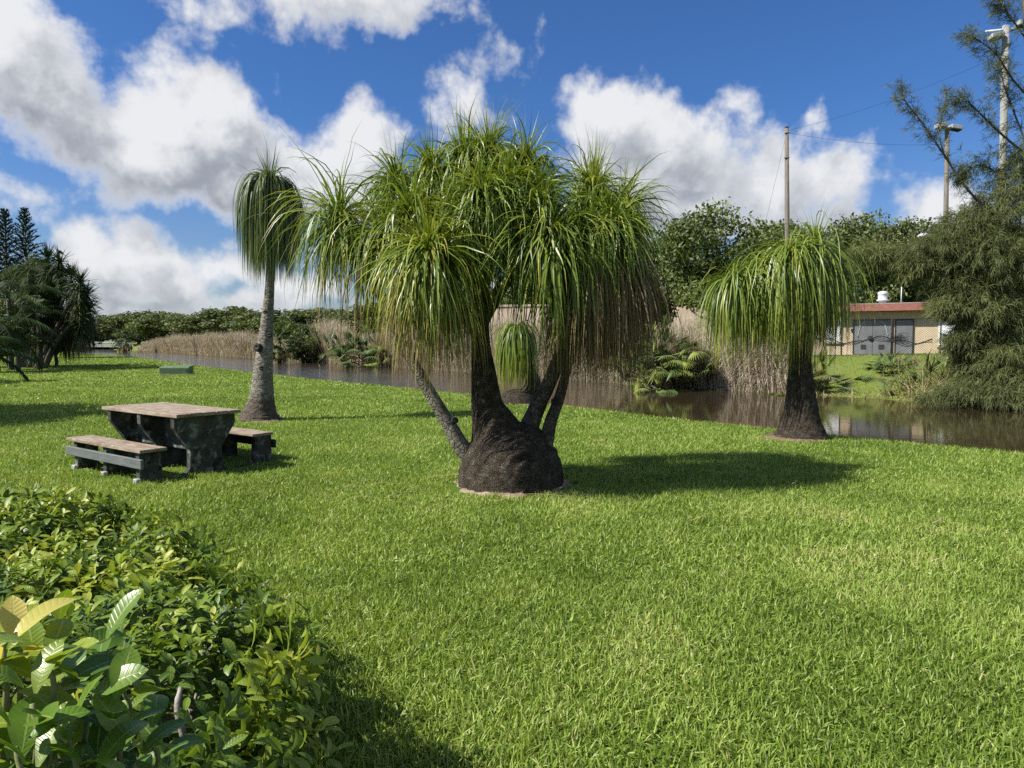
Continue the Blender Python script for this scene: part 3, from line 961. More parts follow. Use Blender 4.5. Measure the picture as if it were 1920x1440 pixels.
# --- the one at the water's edge
def edge_palm():
    d = PALM2[1]
    b = A(PALM2[0], PALM2[1], 0)
    t = thing('ponytail_palm', "dark trunked ponytail palm with flat double mop at water's edge facing the hut", 'palm tree', b)
    rows = [(832, 1501, 54), (822, 1501, 51), (810, 1501, 45), (795, 1501, 38), (775, 1502, 32), (750, 1502, 27.5), (720, 1501, 24), (690, 1500, 21), (660, 1500, 18.5), (630, 1500, 17), (590, 1500, 16), (540, 1498, 13), (480, 1494, 10)]
    path = np.array([W(x, y, d) for y, x, r in rows])
    rad = np.array([r for _, _, r in rows]) * d / FPX
    V, F = tube(curve(path, 60), np.interp(np.linspace(0, 1, 60), np.linspace(0, 1, len(rad)), rad), 26, 0.012)
    part('trunk', V, F, M['bark_dark'], t)
    for pts, rr in (([(1500, 600, 0), (1455, 560, -.1), (1410, 530, -.2), (1378, 512, -.2)], [.12, .09, .07, .05]), ([(1500, 580, 0), (1515, 520, .1), (1528, 465, .15)], [.12, .09, .06])):
        path = curve([W(x, y, d + q) for x, y, q in pts], 14)
        V, F = tube(path, np.interp(np.linspace(0, 1, 14), np.linspace(0, 1, len(rr)), rr), 12, 0.02)
        part('limb', V, F, M['bark_dark'], t)
    for px, py, q, n, L, g, ns, sl, ax in [(1480, 476, -.15, 420, 1.62, (3.2, 5.6), 14, .5, (-.1, -.1, 1)), (1528, 472, .15, 420, 1.62, (3.2, 5.6), 40, .62, (.2, 0, 1)), (1376, 528, -.2, 260, 1.25, (2.6, 5.0), 22, .42, (-.25, -.1, 1)), (1505, 475, .45, 300, 1.5, (3.2, 5.6), 0, .4, (0, .3, 1)), (1430, 500, -.1, 160, 1.5, (3.0, 5), 0, .4, (-.2, -.2, 1))]:
        mb = MB()
        h = W(px, py, d + q)
        rosette(mb, h, int(n * 2.7), L * .95, el=(-25, 66), g=(g[0] * 1.3, g[1] * 2.4), rc=.15, jit=.06, Lvar=.40, w=0.021, tint=(0.33, 0.13), tip=0.3, axis=ax, S=9)
        if ns:
            spikes(mb, h, ns, sl, spread=22, w=0.015, tint=(.42, .08))
        mb.part('leaf_head', M['palm'], t)
    mb = MB()
    skirt(mb, W(1498, 550, d), 260, 1.0, r=0.26, w=0.015, tint=(.40, .2))
    mb.part('dead_leaf_skirt', M['thatch'], t)


edge_palm()


# --- the small one behind
def small_palm():
    d = PALM3[1]
    b = A(PALM3[0], PALM3[1], 0)
    t = thing('ponytail_palm', 'small leaning ponytail palm seen behind the big palm between its limbs', 'palm tree', b)
    mb = MB()
    mb.add(*lathe(W(970, 757, d) + A(0, 0, -0.08), [(0.56, 0), (0.55, 0.1), (0.50, 0.22), (0.42, 0.34), (0.30, 0.43), (0.12, 0.48)], 26, 0.02))
    pts = [(985, 745), (1000, 720), (992, 695), (983, 670), (975, 640), (967, 615)]
    mb.add(*tube(curve([W(x, y, d) for x, y in pts], 22), np.linspace(0.24, 0.09, 22), 14, 0.02))
    remesh(mb.part('trunk', M['bark_dark'], t), 0.03, 3)
    mb = MB()
    h = W(968, 620, d)
    rosette(mb, h, 700, 1.5, el=(0, 78), g=(7, 13), w=0.036, tint=(0.30, 0.10), tip=0.5, S=9, r0=.1)
    mb.part('leaf_head', M['palm'], t)


small_palm()


# ------------------------------------------------------------------ picnic table
def picnic_table():
    N0 = A(-4.12, 8.68, 0)
    u = norm(A(-0.81, 0.586, 0))
    v = A(-u[1], u[0], 0) * -1
    if v[1] < 0:
        v = -v
    z = A(0, 0, 1)
    t = thing('picnic_table', 'weathered wooden picnic table with two attached benches on dark mouldy concrete frames', 'picnic table', N0 + u * 0.98 + v * 0.45)
    ang = math.atan2(u[1], u[0])
    L = 1.96

    def planks(name, v0, width, top, thick, n, du=0.0):
        mb = MB()
        gap = 0.006
        w = (width - gap * (n - 1)) / n
        for k in range(n):
            e0, e1 = rng.uniform(-.008, .008, 2)
            zz = rng.uniform(-.003, .002)
            x0 = N0 + u * (du + e0) + v * (v0 + k * (w + gap)) + z * (top - thick + zz)
            # split each board along its length so that it can sag a little
            mb.add(*box(x0, u * (L - e0 + e1), v * w, z * thick))
        o = mb.part(name, M['wood'], t, smooth=False)
        me = o.data
        # turn the grain of the boards along the table: rotate mesh into local axes
        co = np.zeros(len(me.vertices) * 3)
        me.vertices.foreach_get('co', co)
        co = co.reshape(-1, 3)
        R = np.array([[math.cos(ang), math.sin(ang), 0], [-math.sin(ang), math.cos(ang), 0], [0, 0, 1]])
        me.vertices.foreach_set('co', (co @ R.T).ravel())
        o.rotation_euler = (0, 0, ang)
        bevel(o, 0.006)
        return o

    planks('tabletop', 0, 0.88, 0.80, 0.045, 5)
    planks('bench_seat', -0.46, 0.33, 0.415, 0.04, 2)
    planks('bench_seat', 1.20, 0.33, 0.415, 0.04, 2, 0.22)

    def arc(cx, cz, r, a0, a1, n=6):
        return [(cx + r * math.cos(math.radians(a)), cz + r * math.sin(math.radians(a))) for a in np.linspace(a0, a1, n)]

    prof = [(-0.42, -0.05), (-0.42, 0.374), (-0.15, 0.374), (-0.15, 0.20)] + arc(-0.07, 0.10, 0.08, 150, 270, 5) + [(0.06, 0.02)] + arc(0.10, 0.14, 0.12, 270, 360, 5) + [(0.22, 0.33), (0.02, 0.62), (0.02, 0.754), (0.86, 0.754), (0.86, 0.62), (0.66, 0.33)] + arc(0.80, 0.14, 0.14, 180, 270, 5) + [(0.95, 0.02), (1.22, 0.02), (1.24, 0.374), (1.50, 0.374), (1.50, -0.05)]
    n = len(prof)
    for k, du in enumerate((0.10, 0.93, 1.74)):
        du2 = 0.09
        a = np.array([N0 + u * du + v * p + z * q + (u * 0.12 if p > 1.0 else 0) for p, q in prof])
        c = a + u * du2
        V = np.concatenate([a, c])
        mb = MB()
        i = np.arange(n)
        j = (i + 1) % n
        mb.add(V, [np.stack([i, j, j + n, i + n], -1), np.array([i[::-1]]), np.array([i + n])])
        bevel(mb.part('frame', M['concrete'], t, smooth=False), 0.006, 1)
    # board rail along each bench's outer side, grey in front, dark behind
    for v0, du in ((-0.475, 0.0), (1.512, 0.22)):
        o = part('rail', *box(N0 + u * (du - 0.04) + v * v0 + z * 0.19, u * 2.0, v * 0.04, z * 0.115), M['board_grey'] if v0 < 0 else M['black'], t, smooth=False)
        bevel(o, 0.006, 1)
    o = part('stretcher', *box(N0 + u * 0.19 + v * 0.33 + z * 0.30, u * 1.55, v * 0.2, z * 0.4), M['concrete'], t, smooth=False)
    # paving stubs under the front legs
    for du in (0.08, 0.90, 1.72):
        bevel(part('footing', *box(N0 + u * du + v * -0.47 + z * -0.05, u * 0.10, v * 0.06, z * 0.11), M['pave'], t, smooth=False), 0.01, 1)


picnic_table()


# ------------------------------------------------------------------ foreground hedge and broad-leaved shrub
def hedge_top(P):
    return 0.78 + 0.11 * (vnoise(P, 2.3, 11) - 0.5) * 2 + 0.06 * (vnoise(P, 6, 12) - 0.5) * 2


def whorls(mb, pos, nrm, nl, L, Wd, tint, lift=(5, 60)):
    """clusters of leaves spreading from a shoot tip"""
    N = len(pos)
    P, Dr, Up, LL, TT = [], [], [], [], []
    for k in range(N):
        m = int(nl[k])
        ax = norm(nrm[k] + rng.normal(0, 0.25, 3))
        e1 = norm(np.cross(ax, A(0.3, 0.9, 0.1)))
        e2 = np.cross(ax, e1)
        a = rng.uniform(0, 6.28) + np.arange(m) * 2.4 + rng.normal(0, .2, m)
        lf = np.radians(np.linspace(lift[0], lift[1], m) + rng.normal(0, 9, m))
        d = (np.cos(a) * np.cos(lf))[:, None] * e1 + (np.sin(a) * np.cos(lf))[:, None] * e2 + np.sin(lf)[:, None] * ax
        P.append(pos[k] + ax * (np.linspace(-0.035, 0.015, m))[:, None] + d * 0.012)
        Dr.append(d)
        Up.append(np.repeat(ax[None], m, 0) + rng.normal(0, .2, (m, 3)))
        LL.append(L[k] * np.linspace(1.1, 0.72, m) * rng.uniform(.8, 1.15, m))
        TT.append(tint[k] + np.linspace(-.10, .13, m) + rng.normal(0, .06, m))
    P, Dr, Up, LL, TT = (np.concatenate(x) for x in (P, Dr, Up, LL, TT))
    V, F, T, R = leaves(P, Dr, Up, LL, LL * Wd * rng.uniform(.85, 1.15, len(LL)), bend=rng.uniform(0.1, 1.5, len(LL)), fold=0.28, tint=np.clip(TT, 0, .93))
    mb.add(V, F, T, R)


def hedge():
    t = thing('hedge', 'leafy green hedge of glossy whorled leaves along the lawn, nearest the viewer', 'hedge', (-2.2, 2.6, 0))
    mb = MB()
    # crowns of shoots over the top
    n = 2700
    P = np.column_stack([rng.uniform(-4.6, -0.55, n), rng.uniform(0.6, 4.6, n)])
    P = P[inside(P, HEDGE) & (P[:, 0] > -0.78 * P[:, 1] - 0.9)]
    e = np.minimum(sdist(P, np.vstack([HEDGE, HEDGE[:1]])) * 1.0, 9)
    e = np.abs(e)
    z = hedge_top(P) - 0.22 * (1 - sst(e, 0, 0.3)) - np.abs(rng.normal(0, 0.05, len(P)))
    pos = np.column_stack([P, z])
    nr = np.column_stack([rng.normal(0, .25, len(P)), rng.normal(0, .25, len(P)), np.ones(len(P))])
    tint = np.clip(0.54 + 0.44 * (vnoise(P, 4, 21) - .5) * 2 + rng.normal(0, .12, len(P)), .05, .9)
    whorls(mb, pos, nr, rng.integers(6, 11, len(P)), rng.uniform(.056, .094, len(P)), 0.38, tint)
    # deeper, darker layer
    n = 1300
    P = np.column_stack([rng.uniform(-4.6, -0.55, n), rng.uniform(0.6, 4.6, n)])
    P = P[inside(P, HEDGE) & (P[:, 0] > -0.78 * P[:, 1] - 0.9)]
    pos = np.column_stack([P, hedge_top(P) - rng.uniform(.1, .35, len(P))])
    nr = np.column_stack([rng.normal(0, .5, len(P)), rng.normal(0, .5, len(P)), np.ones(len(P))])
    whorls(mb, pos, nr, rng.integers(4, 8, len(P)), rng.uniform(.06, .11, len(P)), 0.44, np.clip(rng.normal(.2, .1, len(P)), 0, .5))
    # the flank towards the lawn
    L = HEDGE[:6]
    seg = np.linalg.norm(np.diff(L, axis=0), axis=1)
    n = 1500
    s = rng.uniform(0, seg.sum(), n)
    c = np.concatenate([[0], np.cumsum(seg)])
    k = np.clip(np.searchsorted(c, s) - 1, 0, len(seg) - 1)
    f = (s - c[k]) / seg[k]
    P = L[k] + (L[k + 1] - L[k]) * f[:, None]
    d = norm(L[k + 1] - L[k])
    out = np.column_stack([d[:, 1], -d[:, 0]])
    zz = rng.uniform(0.10, 0.72, n)
    P = P + out * (0.05 * np.sin(zz * 4)[:, None] + rng.normal(0, .05, (n, 1)) - 0.10 * (zz < .3)[:, None])
    pos = np.column_stack([P, zz])
    nr = np.column_stack([out, rng.uniform(.1, 1.2, n)])
    tint = np.clip(0.48 + .44 * (vnoise(P, 5, 23) - .5) * 2 + rng.normal(0, .12, n), 0.03, .85)
    whorls(mb, pos, nr, rng.integers(5, 9, n), rng.uniform(.06, .10, n), 0.38, tint)
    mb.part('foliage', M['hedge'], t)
    # woody stems
    for k in range(34):
        x, y = rng.uniform(-3.0, -0.8), rng.uniform(1.2, 3.9)
        if not inside(A([x, y]), HEDGE)[0]:
            continue
        pts = [A(x, y, 0), A(x + rng.normal(0, .05), y + rng.normal(0, .05), .25), A(x + rng.normal(0, .12), y + rng.normal(0, .12), .5), A(x + rng.normal(0, .16), y + rng.normal(0, .16), rng.uniform(.52, .66))]
        V, F = tube(curve(pts, 12), np.linspace(.013, .005, 12), 7, .08)
        part('stem', V, F, M['twig'], t)
    for pts in ([(340, 1440, 1.75), (345, 1390, 1.75), (332, 1330, 1.76), (338, 1290, 1.8)],):
        V, F = tube(curve([W(*p) for p in pts], 12), np.linspace(.011, .006, 12), 8, .1)
        part('stem', V, F, M['twig'], t)
    # dead ground and litter underneath
    V = np.column_stack([HEDGE, np.full(len(HEDGE), .012)])
    solo('hedge_soil', V, np.array([np.arange(len(V))]), M['soil_dark'], (0, 0, 0), kind='structure', smooth=False)


hedge()


def shrub():
    t = thing('shrub', 'broad-leaved shrub with large yellowish leaves rising in front of the hedge', 'shrub', (-1.0, 1.15, 0))
    mb = MB()
    tips = [(30, 1240, 1.12, .92), (5, 1215, 1.08, 1.0), (90, 1240, 1.08, .5), (60, 1320, 1.0, .45), (150, 1300, 1.12, .35), (190, 1230, 1.2, .4), (30, 1400, .95, .45), (130, 1390, 1.0, .3), (210, 1350, 1.1, .3), (-60, 1250, 1.05, .6), (-80, 1380, 1.0, .5), (60, 1460, .95, .4), (170, 1460, 1.0, .3), (250, 1430, 1.1, .3), (-40, 1180, 1.15, .7), (110, 1200, 1.3, .4), (230, 1290, 1.3, .45), (70, 1270, 1.2, .5), (170, 1400, 1.15, .4), (10, 1300, 1.15, .6), (100, 1440, 1.1, .35), (280, 1380, 1.25, .3), (-20, 1440, 1.05, .5)]
    for k, (px, py, d, tn) in enumerate(tips):
        p = W(px, py, d)
        n = 7 if tn < .9 else 6
        a = rng.uniform(0, 6.28) + np.arange(n) * 2.4
        lf = np.radians(np.linspace(-5, 62, n) + rng.normal(0, 8, n))
        dr = np.column_stack([np.cos(a) * np.cos(lf), np.sin(a) * np.cos(lf), np.sin(lf)])
        LL = rng.uniform(.065, .11, n)
        V, F, T, R = leaves(p + A(0, 0, 1) * np.linspace(-.09, .01, n)[:, None] + dr * .02, dr, np.repeat(A([0, 0, 1]), n, 0) + rng.normal(0, .25, (n, 3)), LL, LL * .47, bend=rng.uniform(.3, 1.1, n), fold=.2, S=9, tint=np.clip(tn + rng.normal(0, .12, n) + np.linspace(-.1, .08, n), 0, 1))
        mb.add(V, F, T, R)
    mb.part('foliage', M['bigleaf'], t)
    for k, (px, py, d, tn) in enumerate(tips):
        p = W(px, py, d)
        pts = [A(-1.0 + rng.normal(0, .08), 1.15 + rng.normal(0, .06), 0), A(-.95 + (p[0] + .95) * .4, 1.15 + (p[1] - 1.15) * .4, p[2] * .5), p + A(0, 0, -.1), p]
        V, F = tube(curve(pts, 14), np.linspace(.008, .0035, 14), 7, .05)
        part('stem', V, F, M['stem'], t)


shrub()


# ------------------------------------------------------------------ broad-leaved trees
def crown_mesh(seed, n=9000, leaf=0.020, wide=0.45, low=0.22, clumps=46):
    """a crown one unit high: clumps of small leaves with gaps between"""
    r = np.random.default_rng(seed)
    mb = MB()
    c = []
    while len(c) < clumps:
        p = r.uniform(-1, 1, 3)
        q = np.linalg.norm(p)
        if q < 1 and (q > .55 or r.random() < .35):
            c.append(p)
    c = np.array(c)
    cen = np.column_stack([c[:, 0] * wide * .86, c[:, 1] * wide * .86, low + (1 - low) * (.5 + .43 * c[:, 2] * (1 - .12 * np.abs(c[:, 0])))])
    rad = r.uniform(.075, .155, clumps)
    w = rad ** 2
    k = r.choice(clumps, n, p=w / w.sum())
    d = norm(r.normal(0, 1, (n, 3)))
    d[:, 2] = d[:, 2] * .8 + .12
    rr = rad[k] * (r.random(n) ** .33) * r.uniform(.8, 1.22, n)
    P = cen[k] + d * rr[:, None] * A(1.15, 1.15, .85)
    nr = norm(d + r.normal(0, .75, (n, 3)))
    a1 = norm(np.cross(nr, r.normal(0, 1, (n, 3))))
    a2 = np.cross(nr, a1)
    s = leaf * r.uniform(.6, 1.35, n)[:, None]
    V = np.stack([P - a1 * s, P + a2 * s * .55 + nr * s * .12, P + a1 * s, P - a2 * s * .55 + nr * s * .12], 1)
    tint = np.clip(.45 + .28 * r.normal(0, 1, clumps)[k] * .6 + r.normal(0, .2, n), 0, 1)
    F = np.arange(n * 4).reshape(-1, 4)
    tw, fw = [], []
    wood = MB()
    top = A(0, 0, low + .25)
    wood.add(*tube(curve(np.array([A(0, 0, -.03), A(.01, 0, low * .6), A(-.01, .01, low + .05), top]), 8), np.linspace(.032, .016, 8), 8, .05))
    for q in cen[::3]:
        s0 = A(0, 0, low * .8 + r.uniform(0, .15))
        wood.add(*tube(curve(np.array([s0, s0 * .5 + q * .5 + r.normal(0, .02, 3), q]), 7), np.linspace(.013, .003, 7), 6, .05))
    wv, wf, wt = wood.get()
    return mesh('crown', V.reshape(-1, 3), F, M['oak'], {'tint': np.repeat(tint, 4)}, smooth=False), mesh('trunk', wv, wf, M['bark_tree'], wt)


FINE = [crown_mesh(100 + k, 20000, .0150, .48, .18, 80) for k in range(3)]
COARSE = [crown_mesh(200 + k, 8500, .026, w, .03, 80) for k, w in enumerate((.5, .56, .52))]


def tree(px, top, wpx, d, label, tmpl, group, name='oak_tree', shade=None):
    x = (px - 960) / FPX * d
    z0 = Z(x, d)
    zt = W(px, top, d)[2]
    h = zt - z0
    cm, tm = tmpl
    half = wpx / FPX * d / 2
    ex = half / (.48 * h)
    o = thing(name, label, 'tree', (x, d, z0), group)
    o.scale = (h * ex, h * ex, h)
    o.rotation_euler = (0, 0, rng.uniform(0, 6.28))
    for nm, me in (('trunk', tm), ('crown', cm)):
        c = bpy.data.objects.new(nm, me)
        C.collection.objects.link(c)
        c.parent = o
    return o


G1 = 'oak trees behind the hut and reeds'
G2 = 'trees lining the far bank'
MID = [
    (1345, 402, 250, 60, 'large dark oak with open lower branches rising beyond the two reed beds', 0),
    (1228, 452, 150, 66, 'oak half hidden behind the brown leaf skirt of the big palm', 1),
    (1480, 432, 200, 67, 'oak crown behind the bare wooden pole and double mop palm', 2),
    (1600, 418, 190, 61, 'tall oak rising just above the hut roof vent', 0),
    (1705, 416, 190, 63, 'oak behind the wooden lamp pole, over the hut roof', 1),
    (1815, 430, 200, 66, 'oak mostly screened by the wispy pine beside the concrete pole', 2),
    (1040, 500, 190, 112, 'oak showing dark through the middle of the big palm', 0),
    (1420, 470, 170, 75, 'rear oak filling the gap behind the bare pole', 1),
    (1900, 440, 200, 58, 'oak at the picture edge behind the dense part of the wispy pine', 0),
    (1985, 470, 200, 50, 'oak beyond the picture edge behind the trunk of the wispy pine', 1),
    (1560, 560, 90, 52, 'low dark tree just behind the hut end and edge palm', 2),
    (1470, 545, 130, 56, 'low dense oak behind the tan reeds beside the edge palm', 1),
    (1500, 590, 90, 50, 'low bush closing the gap just past the hut end', 0),
    (1840, 585, 110, 47, 'low bush beside the far end of the hut under the wispy pine', 1),
    (1930, 580, 120, 46, 'low bush at the picture edge behind the wispy pine trunk', 2),
]
for px, top, w, d, lab, k in MID:
    tree(px, top - (14 if top < 475 else 0), w * 1.06, d, lab, FINE[k], G1)
LEFT = [
    (228, 592, 70, 205, 'furthest oak, beside the canal bridge'),
    (262, 588, 90, 200, 'round dark oak directly behind the lone cabbage palm near the bridge'),
    (306, 588, 90, 190, 'dark oak above the first pale clump of reeds'),
    (352, 594, 80, 185, 'lower rounded oak in a dip of the far tree line'),
    (392, 590, 90, 165, 'broad pale green oak above the middle of the long reed bed'),
    (436, 578, 100, 150, 'tallest crest of the far tree line, just before the slender palm trunk'),
    (480, 586, 90, 135, 'oak crossed by the pale trunk of the slender palm'),
    (520, 584, 80, 125, 'oak immediately beyond the slender palm trunk'),
    (560, 592, 70, 122, 'oak in the low gap of the tree line behind hanging leaf tips'),
    (600, 580, 100, 115, 'dense oak over the tall grey reeds'),
    (645, 584, 80, 112, 'oak above the small sunlit cream building'),
    (700, 570, 110, 100, 'oak at the rim of the big palm, above its thin leaning limb'),
    (770, 560, 120, 95, 'oak behind the thin leaning limb of the big palm'),
    (850, 560, 130, 118, 'oak hidden behind the thick trunk of the big palm'),
    (940, 545, 130, 116, 'oak over the cream warehouse wall, behind the small palm'),
]
for k, (px, top, w, d, lab) in enumerate(LEFT):
    tree(px, top - 7, w * 1.25, d, lab, COARSE[k % 3], G2)
BACK = [(120, 600, 120, 230), (190, 606, 90, 235), (330, 600, 130, 228), (420, 598, 140, 200), (520, 596, 140, 170), (620, 596, 130, 150), (720, 590, 150, 135)]
for k, (px, top, w, d) in enumerate(BACK):
    tree(px, top, w * 1.2, d, 'tree of the rear row, its crown peeping through gaps in the far tree line', COARSE[(k + 1) % 3], 'rear trees behind the far tree line')
# a dark low bush under the left oaks
for px, top, w, d, lab in ((578, 606, 70, 78, 'dark green bush beside the cabbage palm by the water, near the slender trunk'), (625, 610, 50, 80, 'low bush behind the tall grey reeds')):
    tree(px, top, w, d, lab, COARSE[1], 'bushes on the far bank', 'bush')
# tree outside the view on the left whose shadow lies over the lawn
for x, y, h, r, lab in ((-16.6, 14.8, 7.2, 3.2, 'shade tree standing on the lawn beyond the view, left of the picnic table'),):
    o = thing('oak_tree', lab, 'tree', (x, y, 0))
    o.scale = (r * 2, r * 2, h)
    for nm, me in (('trunk', FINE[1][1]), ('crown', FINE[1][0])):
        c = bpy.data.objects.new(nm, me)
        C.collection.objects.link(c)
        c.parent = o


# ------------------------------------------------------------------ left thicket: yuccas, palms, Norfolk pines
def yucca(label, base, heads, d):
    b = A((base[0] - 960) / FPX * d, d, 0)
    t = thing('yucca_tree', label, 'yucca', b, 'yuccas in the dark thicket')
    for px, py, q in heads:
        h = W(px, py, d + q)
        pts = [b + A(rng.normal(0, .2), rng.normal(0, .2), 0), b + (h - b) * .4 + A(0, 0, .3), h]
        V, F = tube(curve(pts, 14), np.linspace(.16, .08, 14), 9, .08)
        part('stem', V, F, M['bark_tree'], t)
        mb = MB()
        for s in range(3):
            hh = h - A(0, 0, .42 * s)
            rosette(mb, hh, 90, .95, el=(-35 - 20 * s, 85 - 45 * s), g=(.1, .7 + .5 * s), w=.07, tint=(.30 + .05 * s, .2), tip=.0, S=3, r0=.05)
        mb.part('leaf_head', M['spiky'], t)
        mb = MB()
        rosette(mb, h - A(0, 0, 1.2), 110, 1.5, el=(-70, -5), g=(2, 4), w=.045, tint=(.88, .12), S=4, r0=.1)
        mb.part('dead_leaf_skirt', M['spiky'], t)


yucca('yucca with the highest spiky head, a crow on top', (55, 690), [(113, 492, 0), (90, 484, .5), (80, 560, -1)], 45)
yucca('yucca at the thicket edge with heads stepping down to the water', (75, 690), [(135, 518, .4), (150, 530, -.6), (162, 552, 0), (150, 590, -.8), (166, 580, .6)], 44)
yucca('yucca crowded in the middle of the thicket', (40, 690), [(60, 520, .5), (95, 540, -1.2), (110, 570, -1.6), (125, 600, -1.2), (70, 600, -1.8)], 46)


def frond(mb, base, az_, el_, L, droop, leafl, wl, tint, n=34):
    d = A(math.cos(az_) * math.cos(el_), math.sin(az_) * math.cos(el_), math.sin(el_))
    P = [np.array(base, float)]
    dirs = [d]
    K = 18
    for k in range(K):
        d = norm(d + A(0, 0, -1) * droop / K)
        P.append(P[-1] + d * L / K)
        dirs.append(d)
    P, dirs = np.array(P), np.array(dirs)
    V, F = tube(P, np.linspace(.035, .008, K + 1), 5, 0, False)
    mb.add(V, F, tint)
    u = np.linspace(.14, 1, n) * K
    i = np.minimum(u.astype(int), K - 1)
    f = (u - i)[:, None]
    Q = P[i] * (1 - f) + P[i + 1] * f
    dd = norm(dirs[i])
    s = norm(np.cross(dd, A(0, 0, 1)))
    ll = leafl * np.sin(np.linspace(.35, 2.75, n))
    for sg in (-1, 1):
        V, F, T = ribbons(Q, s * sg + dd * .55 + A(0, 0, .15), ll, wl, 1.3, S=3, tint=np.clip(tint + rng.normal(0, .08, n), 0, 1), jit=.03)
        mb.add(V, F, T)


def feather_palm(label, x, y, h, nf, L, tint=.35, group='feather palms in the dark thicket', spread=(5, 80)):
    t = thing('feather_palm', label, 'palm tree', (x, y, 0), group)
    V, F = tube(curve([A(x, y, -.1), A(x + .1, y, h * .5), A(x, y, h)], 14), np.linspace(.17, .11, 14), 10, .04)
    part('trunk', V, F, M['bark_tree'], t)
    for k in range(nf):
        mb = MB()
        frond(mb, A(x, y, h), k * 2.4 + rng.normal(0, .2), math.radians(rng.uniform(*spread)), L * rng.uniform(.8, 1.15), rng.uniform(1.2, 2.3), L * .27, .05, np.clip(tint + rng.normal(0, .12), 0, .85))
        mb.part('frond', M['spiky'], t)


for px, py, d, nf, L, tn, lab in [
        (15, 560, 42, 13, 3.2, .45, 'feather palm at the outer side of the thicket, fronds high beside the yuccas'),
        (55, 510, 47, 12, 2.9, .55, 'sunlit feather palm just below the two Norfolk pines'),
        (-25, 610, 38, 13, 3.3, .4, 'dark feather palm with long drooping grey-green fronds at the thicket front'),
        (30, 640, 41, 12, 2.4, .3, 'low feather palm in deep shade at the foot of the thicket'),
        (70, 590, 43, 11, 2.2, .5, 'small feather palm wedged among the yucca stems'),
        (-50, 665, 29, 12, 2.2, .3, 'clump palm nearest the lawn, only its dark frond tips in view')]:
    p = W(px, py, d)
    feather_palm(lab, p[0], d, p[2], nf, L, tn)


def norfolk(label, px, top, d):
    x = (px - 960) / FPX * d
    zt = W(px, top, d)[2]
    t = thing('norfolk_pine', label, 'pine tree', (x, d, 0), 'Norfolk pines above the thicket')
    V, F = tube(A([x, d, -.1], [x, d, zt * .5], [x, d, zt]), [.22, .14, .02], 8)
    part('trunk', V, F, M['bark_tree'], t)
    mb = MB()
    z = zt - .25
    k = 0
    while z > zt - 8.5:
        f = (zt - z)
        L = min(.30 + f * .36, 2.6)
        nb = 6
        for j in range(nb):
            a = k * .5 + j * 2 * PI / nb + rng.normal(0, .12)
            e = math.radians(48 - min(f * 4.5, 32) + rng.normal(0, 4))
            d0 = A(math.cos(a) * math.cos(e), math.sin(a) * math.cos(e), math.sin(e))
            pts = np.array([A(x, d, z) + d0 * L * u + A(0, 0, -.10 * L * u * u + .06 * L * u ** 3) for u in np.linspace(0, 1, 9)])
            V, F = tube(pts, np.linspace(.035, .01, 9), 5, 0, False)
            mb.add(V, F, .1)
            m = int(16 + L * 20)
            u = rng.uniform(.12, 1, m)
            q = A(x, d, z) + d0 * (L * u)[:, None] + A(0, 0, 1) * (-.10 * L * u * u + .06 * L * u ** 3)[:, None]
            dd = d0 + rng.normal(0, .45, (m, 3)) + A(0, 0, .25)
            V, F, T = ribbons(q, dd, rng.uniform(.22, .42, m) * (1.1 - .45 * u), .075, .1, S=2, tint=np.clip(rng.normal(.3, .15, m), 0, .8), seed_side=1.5)
            mb.add(V, F, T)
        z -= .30 + .05 * f ** .5
        k += 1
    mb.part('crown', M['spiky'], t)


norfolk('Norfolk pine further from the water, dense tiers of upswept branches', 20, 394, 72)
norfolk('Norfolk pine nearer the water, open tiers of upswept branches against the sky', 57, 392, 74)
norfolk('Norfolk pine cut off by the picture edge beside two others', -8, 402, 70)


for px, top, w, d, lab in ((-5, 590, 120, 39, 'dark bush at the thicket front by the picture edge'), (20, 545, 190, 47, 'dense dark bush filling the thicket between palms and yuccas'), (105, 575, 110, 47.5, 'dark bush under the yucca heads at the thicket edge'), (70, 480, 90, 50, 'dark round tree in front of the Norfolk pines')):
    tree(px, top, w, d, lab, FINE[0], 'bushes of the dark thicket', 'bush')


def bird():
    p = W(114, 473, 45)
    t = thing('crow', 'small black crow perched on the highest yucca head', 'bird', p)
    mb = MB()
    a = norm(A(-.8, 0, .55))
    pts = [p + a * u for u in (-.20, -.12, -.02, .08, .16, .21, .26, .29)]
    mb.add(*tube(np.array(pts), [.015, .05, .085, .085, .06, .05, .045, .015], 10))
    mb.add(*tube(A(pts[-1], pts[-1] + A(-.05, 0, -.005), pts[-1] + A(-.085, 0, -.02)), [.016, .011, .002], 6))
    mb.add(*box(pts[0] + A(-.01, -.035, -.01), A(.16, 0, -.13), A(0, .07, 0), A(.012, 0, .012)))
    for s in (-1, 1):
        mb.add(*tube(A(p + A(0, .03 * s, -.06), p + A(.01, .03 * s, -.16)), .007, 5))
        mb.add(*tube(A(p + A(-.07, .075 * s, .05), p + A(.03, .085 * s, -.02), p + A(.14, .05 * s, -.11)), [.03, .045, .008], 8))
    mb.part('body', M['bird'], t)


bird()

# ------------------------------------------------------------------ far bank: reeds, palmettos, weeds
def along(L, n, off, seed_lo=0.0, seed_hi=1.0):
    seg = np.linalg.norm(np.diff(L, axis=0), axis=1)
    c = np.concatenate([[0], np.cumsum(seg)])
    s = rng.uniform(seed_lo, seed_hi, n) * c[-1]
    k = np.clip(np.searchsorted(c, s) - 1, 0, len(seg) - 1)
    f = ((s - c[k]) / seg[k])[:, None]
    P = L[k] * (1 - f) + L[k + 1] * f
    d = norm(L[k + 1] - L[k])
    out = np.column_stack([d[:, 1], -d[:, 0]])
    return P + out * off[:, None]


def px_of(P):
    return 960 + FPX * P[:, 0] / P[:, 1]


